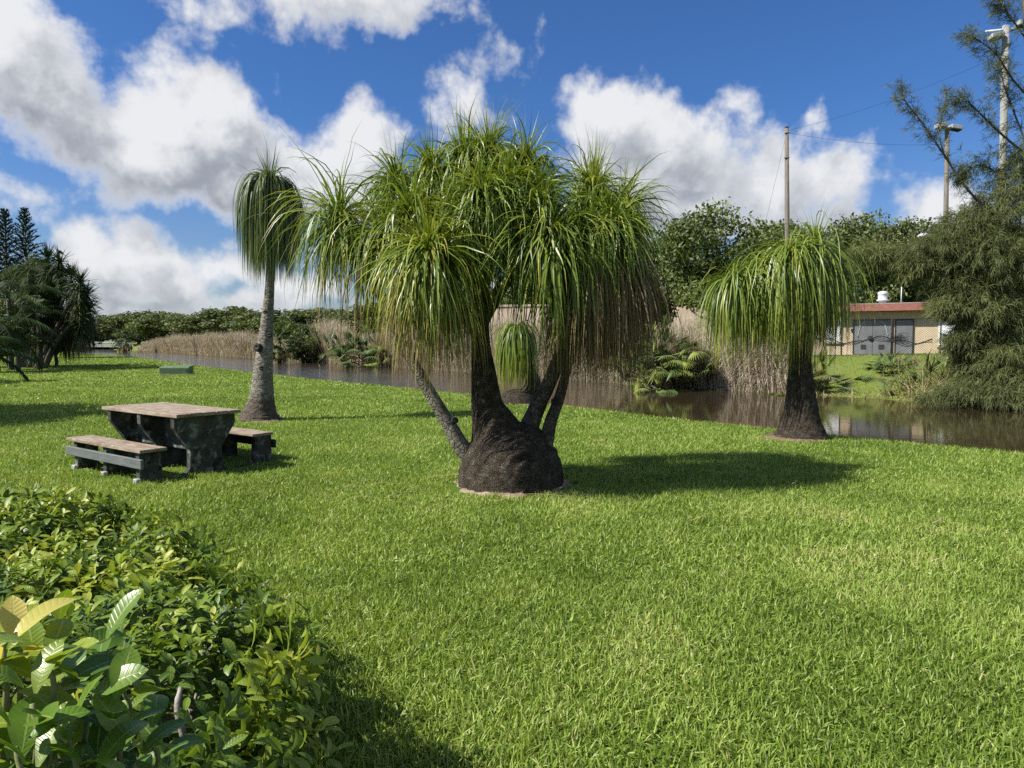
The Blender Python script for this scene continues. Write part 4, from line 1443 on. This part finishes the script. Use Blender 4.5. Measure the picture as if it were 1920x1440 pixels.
def reeds():
    mb = MB()
    for n, lo, hi, w in ((44000, FAR[3], FAR[6], .030), (34000, FAR[6], FAR[9], .06)):
        L = np.array([p for p in FARS if min(lo[0], hi[0]) - 1 <= p[0] <= max(lo[0], hi[0]) + 1])
        P = along(L, n, np.abs(rng.normal(0.2, 1.7, n)) - .1)
        px = px_of(P)
        # height of the stand changes along the bank
        hh = np.interp(px, [190, 255, 275, 300, 330, 420, 500, 540, 560, 600, 640, 660, 700, 780, 900, 1050, 1150, 1200, 1300, 1360, 1440, 1480, 1530],
                       [0, 0, 1.6, 2.2, 2.8, 2.9, 2.8, 1.5, 1.9, 3.8, 3.8, 2.4, 2.5, 3.0, 2.7, 2.5, 2.5, 2.1, 2.9, 3.0, 2.6, 2.0, 0])
        hh *= .62 + .36 * vnoise(P, .9, 31) + .34 * vnoise(P, .17, 35) + rng.normal(0, .09, n)
        ok = (hh > .3) & (rng.random(n) < .35 + hh / 3)
        P, hh, px = P[ok], hh[ok], px[ok]
        m = len(P)
        z = height(P)[0]
        st = np.column_stack([P, np.maximum(z, -.62) - .02])
        dr = np.column_stack([rng.normal(0, .16, m), rng.normal(0, .16, m), np.ones(m)])
        tint = np.clip(.50 + .5 * (vnoise(P, .7, 33) - .5) + rng.normal(0, .15, m), 0, .82)
        grn = (rng.random(m) < .05)
        tint[grn] = 1.0
        V, F, T = ribbons(st, dr, hh, w * rng.uniform(.5, 1.2, m), rng.uniform(0, .35, m), S=4, jit=.05, tint=tint, seed_side=2, prof=lambda u: 0.6 if u < .6 else (1.0 if u < .95 else .2))
        mb.add(V, F, T)
        # dry side leaves and plumes
        k = rng.integers(0, m, m * 2)
        u = rng.uniform(.25, 1.0, m * 2)
        V, F, T = ribbons(st[k] + dr[k] * (hh[k] * u)[:, None], rng.normal(0, 1, (m * 2, 3)) * A(1, 1, .5) + A(0, 0, .5), rng.uniform(.25, .55, m * 2), w * .9, 2.0, S=2, tint=np.clip(tint[k] + .08, 0, 1), seed_side=2)
        mb.add(V, F, T)
    mb.solo('reeds', M['reed'], (0, 0, 0), "tall dry tan reeds standing along the far water's edge", 'reeds', kind='stuff')


reeds()


def weeds():
    mb = MB()
    # grassy slope and rank growth on the bank by the hut
    n = 26000
    P = np.column_stack([rng.uniform(8, 32, n), rng.uniform(19, 46, n)])
    h, s1, s2 = height(P)
    px = px_of(P)
    ok = (s2 > -.15) & (s2 < 15)
    P, h, s2, px = P[ok], h[ok], s2[ok], px[ok]
    m = len(P)
    tall = sst(px, 1640, 1690) * (1 - sst(s2, 4.5, 7)) + .35 * (1 - sst(s2, .3, 1.6))
    nz = vnoise(P, 1.1, 41)
    ln = .10 + tall * (.45 + .9 * nz) * rng.uniform(.4, 1.2, m)
    tint = np.clip(np.where(ln > .3, .62 + .5 * (vnoise(P, .8, 43) - .5), .32 + .3 * (nz - .5)) + rng.normal(0, .16, m), 0, 1)
    tint = np.clip(tint + .3 * (1 - sst(s2, .5, 3.0)), 0, 1)
    dr = np.column_stack([rng.normal(0, .45, m), rng.normal(0, .45, m), np.ones(m)])
    V, F, T = ribbons(np.column_stack([P, h - .02]), dr, ln, .03, rng.uniform(.3, 1.5, m), S=3, tint=tint, jit=.06, seed_side=2)
    mb.add(V, F, T)
    mb.solo('bank_grass', M['weed'], (0, 0, 0), 'short green grass and dry weeds on the far bank below the hut', 'weeds', kind='stuff')
    mb = MB()
    # floating leaves hugging the far edge
    for c, r in ((A(1325, 729), .8), (A(1372, 731), .5), (A(1290, 727), .4), (A(1468, 741), .6), (A(1240, 724), .35), (A(1180, 722), .3), (A(690, 688), .8), (A(660, 686), .7)):
        d = 2.3 * FPX / (c[1] - HOR)
        x = (c[0] - 960) / FPX * d
        m = int(120 * r)
        q = np.column_stack([x + rng.normal(0, r * .5, m), d + rng.normal(0, r * .3, m), np.full(m, -.59)])
        V, F, T = ribbons(q, rng.normal(0, 1, (m, 3)) * A(1, 1, .3) + A(0, 0, .7), .16, .07, 1.0, S=2, tint=np.clip(rng.normal(.38, .1, m), 0, .6), seed_side=2)
        mb.add(V, F, T)
    mb.solo('water_plants', M['weed'], (0, 0, -.6), "bright green water plants floating at the far water's edge", 'water plants', kind='stuff')


weeds()


def fan_plant(label, px, py, d, nl, size, spread, name='palmetto', tint=.4, trunk=0.0, dead=0, hgt=0.0):
    """fan palm: each leaf a stalk and a pleated fan"""
    p = W(px, py, d)
    zb = max(Z(p[0], d), -.6)
    base = A(p[0], d, zb)
    t = thing(name, label, 'palmetto' if name == 'palmetto' else 'palm tree', base, 'fan palms on the far bank')
    mb = MB()
    c = base + A(0, 0, trunk)
    if trunk:
        V, F = tube(A(base - A(0, 0, .1), base + A(0, 0, trunk * .5), c), [.22, .2, .17], 10, .08)
        part('trunk', V, F, M['bark_tree'], t)
    for k in range(nl + dead):
        isd = k >= nl
        a = k * 2.4 + rng.normal(0, .3)
        e = math.radians(rng.uniform(-75, -40) if isd else rng.uniform(0, 85))
        if trunk and not isd:
            e = math.radians(rng.uniform(-30, 80))
        off = A(rng.normal(0, spread), rng.normal(0, spread * .6), 0) if not trunk else A(0, 0, 0)
        dd = A(math.cos(a) * math.cos(e), math.sin(a) * math.cos(e), math.sin(e))
        st = c + off
        st[2] = max(st[2], -.55) + rng.uniform(0, hgt)
        L = size * rng.uniform(.5, 1.0)
        tip = st + dd * L + A(0, 0, -.1 * L)
        V, F = tube(A(st, (st + tip) / 2 + A(0, 0, .05), tip), [.022, .018, .012], 5)
        tn = np.clip((.95 if isd else tint) + rng.normal(0, .13), 0, 1)
        mb.add(V, F, tn)
        m = 22
        fa = np.linspace(-1.75, 1.75, m)
        s = norm(np.cross(dd, A(0, 0, 1)) + rng.normal(0, .15, 3))
        bl = size * .55 * (1 - .18 * np.abs(fa / 1.75)) * rng.uniform(.85, 1.1)
        dr = np.cos(fa)[:, None] * dd + np.sin(fa)[:, None] * s
        V, F, T = ribbons(np.repeat(tip[None], m, 0), dr, bl, .052 * size, .9 if not isd else 2.5, S=3, tint=np.full(m, tn), seed_side=.2)
        mb.add(V, F, T)
    mb.part('fronds', M['fan'], t)


fan_plant("palmetto clump at the water's edge between the tall reeds, pale driftwood at its foot", 1240, 680, 34.5, 110, 1.5, .95, dead=24, tint=.56, hgt=1.7)
fan_plant('yellowish low palmetto hanging to the water before the palmetto clump', 1218, 705, 32.6, 12, 1.1, .35, tint=.68)
fan_plant('palmetto fronds behind the trunk of the edge palm', 1535, 690, 31.5, 20, 1.5, .5, tint=.55)
fan_plant('palmetto below the small sunlit cream building', 668, 670, 64, 80, 1.9, 1.3, tint=.42, dead=10, hgt=1.7)
fan_plant('cabbage palm with hanging dead skirt just past the slender trunk', 524, 660, 75, 34, 1.7, 0, 'cabbage_palm', .3, 2.4, 26)
fan_plant('lone distant cabbage palm beside the bridge end', 236, 650, 150, 30, 2.6, 0, 'cabbage_palm', .3, 2.9, 16)
fan_plant('strappy palmetto on the slope before the grey hut doors', 1672, 700, 32.0, 22, 0.9, .45, tint=.3)
fan_plant('palmetto under the wispy pine among dry weeds', 1755, 700, 29.0, 18, 1.3, .5, tint=.5)


def driftwood():
    p = W(1216, 722, 33.0)
    p[2] = -.55
    V, F = tube(curve([p + A(-.3, 0, -.08), p + A(-.05, 0, .06), p + A(.2, .05, .12), p + A(.34, 0, .02)], 12), np.linspace(.03, .085, 12), 8, .1)
    V2, F2 = tube(curve([p + A(.05, 0, .06), p + A(-.1, 0, .22), p + A(-.22, 0, .27)], 8), np.linspace(.05, .015, 8), 7, .1)
    mb = MB()
    mb.add(V, F)
    mb.add(V2, F2)
    mb.solo('driftwood', M['pole_conc'], p, 'pale bleached driftwood at the foot of the palmetto clump', 'driftwood')


driftwood()


# ------------------------------------------------------------------ buildings, fence, poles
def hut():
    P1 = A((1525 - 960) / FPX * 43, 43, 0)
    P2 = A((1835 - 960) / FPX * 39, 39, 0)
    L = np.linalg.norm(P2 - P1)
    u = (P2 - P1) / L
    b = A(-u[1], u[0], 0)          # away from the viewer
    z = A(0, 0, 1)
    zb = .93
    t = thing('utility_hut', 'low cream utility hut with red roof edge and grey steel doors across the canal', 'hut', P1 + u * L / 2 + z * zb)

    def s_of(px):
        r = (px - 960) / FPX
        return (r * P1[1] - P1[0]) / (u[0] - r * u[1])

    def dz(px, py):
        q = P1 + u * s_of(px)
        return CAMZ - (py - HOR) / FPX * q[1]

    top = 3.42
    wall = part('wall', *box(P1 + z * (zb - .3), u * L, b * 5, z * (top - zb + .3)), M['stucco'], t, smooth=False)
    rf = part('roof', *box(P1 - u * .6 - b * .65 + z * 3.44, u * (L + 1.2), b * 6.3, z * .40), M['fascia'], t, smooth=False)
    part('roof_covering', *box(P1 - u * .58 - b * .63 + z * 3.845, u * (L + 1.16), b * 6.26, z * .04), M['roofing'], rf, smooth=False)
    # doors
    for a, c, dbl in ((1600, 1670, True), (1678, 1709, False)):
        s0, s1 = s_of(a), s_of(c)
        z0, z1 = zb + .02, dz(a, 601)
        dr = part('door', *box(P1 + u * s0 - b * .05 + z * z0, u * (s1 - s0), b * .045, z * (z1 - z0)), M['steel_grey'], t, smooth=False)
        mb = MB()
        for o_, uu, zz in ((s0 - .06, .06, z1 - z0 + .06), (s1, .06, z1 - z0 + .06)):
            mb.add(*box(P1 + u * o_ - b * .07 + z * z0, u * uu, b * .065, z * zz))
        mb.add(*box(P1 + u * s0 - b * .07 + z * z1, u * (s1 - s0), b * .065, z * .06))
        mb.part('door_frame', M['black'], dr, smooth=False)
        if dbl:
            mid = (s0 + s1) / 2
            part('door_gap', *box(P1 + u * (mid - .01) - b * .056 + z * z0, u * .02, b * .005, z * (z1 - z0)), M['black'], dr, smooth=False)
            for q in (mid - .62, mid + .32):
                mb = MB()
                for r in range(4):
                    mb.add(*box(P1 + u * q - b * .062 + z * (z0 + .28 + r * .075), u * .3, b * .011, z * .05))
                mb.part('door_vent', M['black'], dr, smooth=False)
            for q, sg in ((mid - .35, -1), (mid + .35, 1)):
                pts = [P1 + u * (q - sg * -.02 + sg * .25 * math.cos(a_) * 1.6) - b * .07 + z * (z0 + .9 + 1.0 * math.sin(a_)) for a_ in np.linspace(.1, 1.5, 10)]
                V, F = tube(np.array(pts), .018, 6)
                part('door_bar', V, F, M['galv'], dr)
            V, F = tube(A(P1 + u * (mid - .12) - b * .06 + z * (z0 + .95), P1 + u * (mid - .12) - b * .15 + z * (z0 + .95)), .13, 12)
            part('door_lock', V, F, M['black'], dr)
    for a, c, y0, y1, mt in ((1546, 1577, 601, 641, 'white'), (1757, 1790, 604, 648, 'white')):
        s0, s1 = s_of(a), s_of(c)
        w = part('window', *box(P1 + u * s0 - b * .05 + z * dz(a, y1), u * (s1 - s0), b * .045, z * (dz(a, y0) - dz(a, y1))), M[mt], t, smooth=False)
        part('window_sill', *box(P1 + u * (s0 - .05) - b * .12 + z * (dz(a, y1) - .09), u * (s1 - s0 + .1), b * .115, z * .085), M['stucco'], w, smooth=False)
    # roof drum vent
    c = P1 + u * s_of(1651) + b * .9
    V, F = lathe(c + z * 3.88, [(.20, 0), (.20, .16), (.34, .2), (.34, .26), (.26, .30), (.27, .56), (.29, .58), (.27, .70), (.16, .76)], 20)
    part('roof_vent', V, F, M['galv'], rf)
    c = P1 + u * s_of(1686) + b * .6
    V, F = tube(A(c + z * 3.86, c + z * 4.85), .03, 6)
    part('mast', V, F, M['galv'], rf)
    # concrete apron
    part('apron', *box(P1 - b * 1.3 + z * (zb - .25), u * (L - 1), b * 1.29, z * .23), M['pave'], t, smooth=False)
    # a wall lamp
    s = s_of(1594)
    part('wall_lamp', *box(P1 + u * s - b * .12 + z * dz(1594, 622), u * .09, b * .11, z * .18), M['black'], t, smooth=False)
    # chain link fence before the hut
    Q1 = P1 - b * 1.9 - u * .5
    FL = L - .6
    zf = [Z(*(Q1 + u * q)[:2]) for q in np.linspace(0, FL, 8)]
    gz = max(zf) - .03
    hf = 2.02
    f = thing('chain_link_fence', 'black chain link fence with thin posts and sagging netting before the hut', 'fence', Q1 + u * FL / 2 + z * gz)
    for px in (1500, 1577, 1670, 1762, 1800):
        r = (px - 960) / FPX
        s = (r * Q1[1] - Q1[0]) / (u[0] - r * u[1])
        V, F = tube(A(Q1 + u * s + z * (gz - .4), Q1 + u * s + z * (gz + hf)), .035, 8)
        part('post', V, F, M['black'], f)
    V, F = tube(np.array([Q1 + u * (FL * q) + z * (gz + hf - .02) for q in np.linspace(0, 1, 3)]), .022, 6)
    part('top_rail', V, F, M['black'], f)
    mb = MB()
    sp = .13
    w = .0055
    for sg in (1, -1):
        for k in np.arange(-hf, FL + hf, sp):
            x0, x1 = k, k + sg * hf
            a0, a1 = 0.0, 1.0
            lo, hi = min(x0, x1), max(x0, x1)
            if hi < 0 or lo > FL:
                continue
            def at(a_):
                return Q1 + u * (x0 + (x1 - x0) * a_) + z * (gz + hf * a_)
            if sg > 0:
                a0, a1 = max(0, -x0 / hf), min(1, (FL - x0) / hf)
            else:
                a0, a1 = max(0, (x0 - FL) / hf), min(1, x0 / hf)
            if a1 <= a0:
                continue
            p, q = at(a0), at(a1)
            s_ = norm(np.cross(q - p, b)) * w
            mb.add(np.array([p - s_, p + s_, q + s_, q - s_]) - b * .004 * sg, np.array([[0, 1, 2, 3]]))
    mb.part('wire_mesh', M['black'], f, smooth=False)
    mb = MB()
    xs = np.linspace(.7, FL - 1.2, 60)
    for k in range(4):
        zz = .85 + .16 * np.sin(xs * 1.9 + k * .2) - .05 * k + .06 * np.sin(xs * 5 + k)
        pts = np.array([Q1 + u * x - b * .06 + z * (gz + q) for x, q in zip(xs, zz)])
        mb.add(*tube(pts, .018 if k else .03, 5))
    V, F, T = ribbons(np.array([Q1 + u * 5.0 + z * (gz + 1)]) + rng.normal(0, .25, (160, 3)) * A(1, .2, .5), rng.normal(0, 1, (160, 3)), .45, .02, 1.2, S=3, seed_side=2)
    mb.add(V, F)
    mb.part('netting', M['black'], f)


hut()


def slab_building(name, label, pxa, da, pxb, db, ztop, mat, depth=12, trim=None):
    P1 = A((pxa - 960) / FPX * da, da, 0)
    P2 = A((pxb - 960) / FPX * db, db, 0)
    L = np.linalg.norm(P2 - P1)
    u = (P2 - P1) / L
    b = A(-u[1], u[0], 0)
    z0 = .6
    t = thing(name, label, 'building', P1 + u * L / 2 + A(0, 0, z0))
    part('wall', *box(P1 + A(0, 0, z0 - .6), u * L, b * depth, A(0, 0, ztop - z0 + .6)), M[mat], t, smooth=False)
    part('roof_edge', *box(P1 - u * .12 - b * .12 + A(0, 0, ztop + .003), u * (L + .24), b * (depth + .24), A(0, 0, .28)), M[mat], t, smooth=False)
    mb = MB()
    for q in np.arange(min(4, L * .5), L - .3, 6.0):
        mb.add(*box(P1 + u * q - b * .05 + A(0, 0, z0), u * .25, b * .048, A(0, 0, ztop - z0)))
    mb.part('pilasters', M[mat], t, smooth=False)


slab_building('warehouse', 'long pale warehouse wall seen under the oaks behind the big palm', 905, 92, 1450, 82, 6.1, 'stucco_pink')
slab_building('cream_building', 'small sunlit cream building peeping over the palmetto and grey reeds', 648, 105, 692, 100, 4.0, 'stucco')
slab_building('pink_building', 'tiny pinkish wall just beyond the cabbage palm', 541, 128, 551, 127, 3.9, 'stucco_pink', 5)


def bridge():
    a = W(128, 650, 205)
    c = W(222, 650, 196)
    u = norm(A(c[0] - a[0], c[1] - a[1], 0))
    L = np.linalg.norm((c - a)[:2]) + 6
    P = A(a[0], a[1], 0)
    b = A(-u[1], u[0], 0)
    t = thing('bridge', 'low concrete road bridge crossing the canal in the distance', 'bridge', P + u * L / 2 + A(0, 0, -.6))
    part('deck', *box(P + A(0, 0, .1), u * L, b * 8, A(0, 0, .7)), M['pole_conc'], t, smooth=False)
    for k in range(4):
        part('pier', *box(P + u * (2 + k * (L - 4) / 3.2) + b * 1 + A(0, 0, -1.5), u * .6, b * 6, A(0, 0, 1.597)), M['black'], t, smooth=False)
    mb = MB()
    for k in range(int(L)):
        mb.add(*box(P + u * k + A(0, 0, .803), u * .1, b * .1, A(0, 0, .6)))
    mb.add(*box(P + b * .02 + A(0, 0, 1.405), u * L, b * .08, A(0, 0, .1)))
    mb.part('railing', M['galv'], t, smooth=False)


bridge()


def pole(name, label, px0, py0, px1, d, r, mat, zb=.7):
    top = W(px0, py0, d)
    bx = (px1 - 960) / FPX * d
    t = thing(name, label, 'pole', (bx, d, zb))
    V, F = tube(A([bx, d, zb - .5], [(bx + top[0]) / 2, d, (zb + top[2]) / 2], top), [r * 1.15, r, r * .85], 12)
    part('shaft', V, F, M[mat], t)
    return t, top


t, pt1 = pole('utility_pole', 'bare grey wooden utility pole standing behind the double mop palm', 1475, 240, 1477, 46, .15, 'pole_wood')
V, F = lathe(pt1 + A(0, 0, -.02), [(.13, 0), (.14, .05), (.06, .12)], 10)
part('cap', V, F, M['black'], t)
for q in (.35, 1.9):
    V, F = tube(A(pt1 + A(-.16, -.1, -q), pt1 + A(.16, -.16, -q)), .03, 6)
    part('bolt', V, F, M['black'], t)


def lamp_head(parent, p, sx, mat='lamp_grey'):
    """box floodlight on a short arm"""
    o = part('floodlight', *box(p + A(0 if sx > 0 else -.75, -.25, -.1), A(.75, 0, -.12 * sx), A(0, .5, 0), A(0, 0, .28)), M[mat], parent, smooth=False)
    bevel(o, .04)
    part('lens', *box(p + A(.06 if sx > 0 else -.69, -.2, -.125 - .05), A(.6, 0, -.1 * sx), A(0, .4, 0), A(0, 0, .03)), M['black'], o, smooth=False)


t, pt2 = pole('lamp_pole', 'wooden lamp pole with floodlights on top and a curved street lamp arm', 1776, 240, 1769, 50, .16, 'pole_wood')
V, F = tube(A(pt2 + A(-.8, 0, -.05), pt2 + A(.8, 0, -.05)), .05, 6)
part('crossbar', V, F, M['galv'], t)
lamp_head(t, pt2 + A(-.1, -.1, .05), -1)
lamp_head(t, pt2 + A(.15, -.1, .02), 1)
a = W(1767, 443, 49.8)
pts = curve([a, a + A(-.6, 0, .08), a + A(-1.2, 0, .02)], 10)
V, F = tube(pts, .035, 6)
ar = part('lamp_arm', V, F, M['galv'], t)
V, F = tube(curve([a + A(-.75, 0, -.02), a + A(-1.1, 0, .06), a + A(-1.5, 0, .02), a + A(-1.75, 0, -.06)], 9), [.06, .12, .15, .17, .17, .16, .13, .1, .04], 10)
part('lamp_head', V, F, M['white'], ar)

t, pt3 = pole('lamp_pole', 'tallest pale concrete lamp pole showing through the wispy pine', 1886, 48, 1872, 44, .22, 'pole_conc')
V, F = tube(A(pt3 + A(-1.2, 0, -.35), pt3 + A(1.4, 0, -.1)), .07, 6)
part('crossbar', V, F, M['galv'], t)
lamp_head(t, pt3 + A(-.25, -.1, -.75), -1)
lamp_head(t, pt3 + A(.6, -.1, .05), 1)


def wire(label, p, q, sag, r=.008):
    pts = np.array([p + (q - p) * s - A(0, 0, sag * 4 * s * (1 - s)) for s in np.linspace(0, 1, 24)])
    V, F = tube(pts, r, 5)
    solo('overhead_wire', V, F, M['black'], p, label, 'wire', 'thin wires from the poles')


wire('upper thin wire rising from the bare pole toward the concrete lamp pole', pt1 + A(.1, 0, -.15), pt3 + A(0, 0, -1.6), .4)
wire('lower thin wire from the bare pole to the wooden lamp pole', pt1 + A(.1, 0, -.3), pt2 + A(-.1, 0, -1.1), .3)
gy = W(1380, 520, 52)
wire('slanting guy wire running down from the bare pole into the oak', pt1 + A(-.1, 0, -.8), A(gy[0], gy[1], .9), 0, .007)


def cabinet():
    d = 36.5
    p = W(327, 700, d)
    z = A(0, 0, 1)
    a = math.radians(9)
    u, v = A(math.cos(a), math.sin(a), 0), A(-math.sin(a), math.cos(a), 0)
    o = A(p[0], d, 0) - u * .72
    t = thing('utility_box', 'low green utility box sitting on the far lawn beside tree shadows', 'utility box', o + u * .72)
    # body with sloping lid, as a prism
    pr = [(0, 0), (0, .34), (.06, .40), (.75, .44), (.80, .38), (.80, 0)]
    n = len(pr)
    A0 = np.array([o + v * q + z * h for q, h in pr])
    V = np.concatenate([A0, A0 + u * 1.44])
    i = np.arange(n)
    j = (i + 1) % n
    bevel(part('body', V, [np.stack([i, i + n, j + n, j], -1), np.array([i]), np.array([i[::-1] + n])], M['util_green'], t, smooth=False), .015)
    bevel(part('door_panel', *box(o + u * .42 - v * .02 + z * .03, u * .99, v * .018, z * .29), M['util_green'], t, smooth=False), .006)
    part('base_pad', *box(o - u * .06 - v * .06 + z * -.05, u * 1.56, v * .92, z * .075), M['pave'], t, smooth=False)
    part('latch', *box(o + u * 1.3 - v * .04 + z * .15, u * .04, v * .019, z * .09), M['black'], t, smooth=False)


cabinet()


# ------------------------------------------------------------------ wispy pine over the water
def needles(mb, P, dirs, per, ln, w, droop, tint):
    k = np.repeat(np.arange(len(P)), per)
    m = len(k)
    d = norm(dirs)[k] * .9 + rng.normal(0, .55, (m, 3))
    V, F, T = ribbons(P[k] + rng.normal(0, .05, (m, 3)), d, ln * rng.uniform(.5, 1.3, m), w, droop * rng.uniform(.5, 1.5, m), S=3, tint=np.clip(tint + rng.normal(0, .15, m), 0, 1), seed_side=2, jit=.05)
    mb.add(V, F, T)


def wispy_pine():
    d = 26.0
    x = (1985 - 960) / FPX * d
    b = A(x, d, Z(x, d))
    t = thing('casuarina_pine', 'large wispy grey-green pine spilling over the water with feathery branches against the sky', 'pine tree', b)
    trunk = curve([b - A(0, 0, .2), W(1965, 600, d), W(1950, 420, d + .2), W(1945, 250, d + .3), W(1925, 60, d + .4), W(1915, -120, d + .4)], 30)
    V, F = tube(trunk, np.linspace(.30, .04, 30), 12, .04)
    part('trunk', V, F, M['bark_tree'], t)

    def branch(pts, r0, tuft, ln, per, tn, side=.35, droop=1.0, ns=4):
        P = curve([W(px, py, d + q) for px, py, q in pts], 40)
        V, F = tube(P, np.linspace(r0, .012, 40), 7, .05)
        part('branch', V, F, M['bark_tree'], t)
        mb = MB()
        tn_ = norm(np.gradient(P, axis=0))
        n = tuft
        u = rng.uniform(.10, 1, n) ** .8
        i = np.minimum((u * 39).astype(int), 38)
        off = norm(rng.normal(0, 1, (n, 3)) + tn_[i] * .5)
        reach = side * rng.uniform(.15, 1, n) * (1.15 - u * .7)
        for s in range(n):
            q = P[i[s]]
            tip = q + off[s] * reach[s] + A(0, 0, -.1 * reach[s])
            if reach[s] > .25:
                V, F = tube(A(q, (q + tip) / 2 + A(0, 0, .02), tip), [.012, .008, .004], 4, 0, False)
                mb.add(V, F, 0)
        T_ = P[i] + off * reach[:, None]
        needles(mb, T_, off + tn_[i] * .6 + A(0, 0, .1), int(per * 1.7), ln * 1.1, .015, droop, tn - .05)
        mb.part('foliage', M['needle'], t)

    # bare feathery leaders against the sky
    branch([(1950, 470, .2), (1860, 400, -.2), (1810, 350, -.3), (1770, 290, -.4), (1725, 225, -.4), (1695, 185, -.4), (1690, 155, -.4)], .06, 90, .26, 11, .22, .75, .7)
    branch([(1770, 290, -.4), (1762, 255, -.4), (1768, 210, -.4), (1778, 165, -.4)], .025, 46, .24, 10, .2, .45, .7)
    branch([(1960, 310, .2), (1900, 270, 0), (1850, 225, -.2), (1820, 195, -.3), (1800, 178, -.3)], .05, 80, .26, 11, .22, .75, .7)
    branch([(1945, 200, .2), (1900, 150, 0), (1870, 105, -.2), (1835, 75, -.3), (1805, 60, -.3)], .04, 80, .24, 10, .22, .7, .7)
    branch([(1930, 80, .3), (1900, 40, .1), (1880, 10, .1), (1850, -20, 0)], .035, 90, .25, 10, .22, .8, .7)
    branch([(1935, 120, .3), (1960, 60, .2), (1955, 0, .2), (1940, -60, .2)], .03, 90, .25, 10, .25, .8, .7)
    branch([(1950, 330, .2), (1905, 220, .4), (1880, 150, .6), (1875, 100, .7)], .04, 90, .26, 10, .22, .9, .8)
    branch([(1955, 420, .2), (1900, 350, -.1), (1840, 310, .3), (1800, 330, .5)], .05, 110, .28, 11, .3, .9, .9)
    # dense drooping masses
    clumps = [(1890, 400, 0, 1.5, .9), (1820, 425, -.2, 1.2, .55), (1760, 470, -.3, 1.2, .6), (1850, 480, -.6, 1.5, 1.0), (1910, 500, -.4, 1.4, 1.1), (1715, 500, -.1, .8, .45), (1800, 545, -.6, 1.0, .8), (1850, 580, -.8, 1.2, .9), (1915, 610, -.7, 1.2, 1.0), (1840, 640, -.6, .8, .8), (1825, 690, -.8, .8, .6), (1880, 680, -1.2, 1.1, .8), (1815, 740, -1.4, 1.0, .4), (1870, 745, -1.8, 1.3, .45), (1915, 720, -1.6, 1.0, .6), (1765, 752, -1.0, .7, .2), (1930, 330, .3, 1.1, 1.0), (1778, 578, -.9, .6, .35), (1795, 640, -1.0, .42, .38), (1640, 480, .6, .9, .5)]
    for px, py, q, rx, rz in clumps:
        c = W(px, py, d + q)
        s0 = trunk[int(np.argmin(np.abs(trunk[:, 2] - (c[2] - .6))))]
        P = curve([s0, (s0 + c) / 2 + A(0, 0, .35), c, c + A(-.7 * rx, -.1, -.25)], 24)
        V, F = tube(P, np.linspace(.07, .012, 24), 7, .05)
        part('branch', V, F, M['bark_tree'], t)
        mb = MB()
        n = int(260 * rx * rz + 110)
        off = norm(rng.normal(0, 1, (n, 3))) * (rng.random(n) ** .4)[:, None] * A(rx, rx * .8, rz)
        nz = vnoise(off[:, :2] * 1.0 + 20, 2.2, 60)
        off *= (.75 + .5 * nz)[:, None]
        off[rng.random(n) < .14] *= 1.38
        Q = c + off
        Q[:, 2] = np.maximum(Q[:, 2], -.35)
        needles(mb, Q, off * .6 + A(-.25, -.1, .35), 17, .36, .017, 1.6, .24 + .25 * (rng.random() - .5))
        mb.part('foliage', M['needle'], t)


wispy_pine()


# ------------------------------------------------------------------ fallen strap leaves round the big palm
def fallen():
    spots = [(640, 925, .30), (700, 918, .22), (800, 905, .55), (835, 900, .6), (930, 952, .55), (985, 938, .5), (760, 930, .3), (720, 945, .3), (1040, 930, .5), (1300, 990, .4), (1760, 995, .3), (1490, 918, .25), (1130, 905, .5), (870, 915, .4), (1390, 905, .3), (655, 945, .25)]
    for k, (px, py, L) in enumerate(spots):
        d = CAMZ * FPX / (py - HOR)
        x = (px - 960) / FPX * d
        a = rng.uniform(-.6, .9)
        pts = curve([A(x, d, .05), A(x + L * .4 * math.cos(a), d + L * .4 * math.sin(a), .075), A(x + L * math.cos(a + .3), d + L * math.sin(a + .3), .055)], 10)
        n = A(0, 0, 1)
        tn = norm(np.gradient(pts, axis=0))
        s = norm(np.cross(tn, n)) * (.009 * np.linspace(1, .3, 10))[:, None]
        V = np.stack([pts - s, pts + A(0, 0, .003), pts + s], 1).reshape(-1, 3)
        b_ = np.arange(9)[:, None] * 3 + np.arange(2)
        F = np.stack([b_, b_ + 1, b_ + 4, b_ + 3], -1).reshape(-1, 4)
        solo('fallen_leaf', V, F, M['thatch'], pts[0], 'dry tan strap leaf fallen on the grass near the big palm', 'fallen leaf', 'fallen palm leaves on the lawn', attrs={'tint': np.full(len(V), .8)})


fallen()
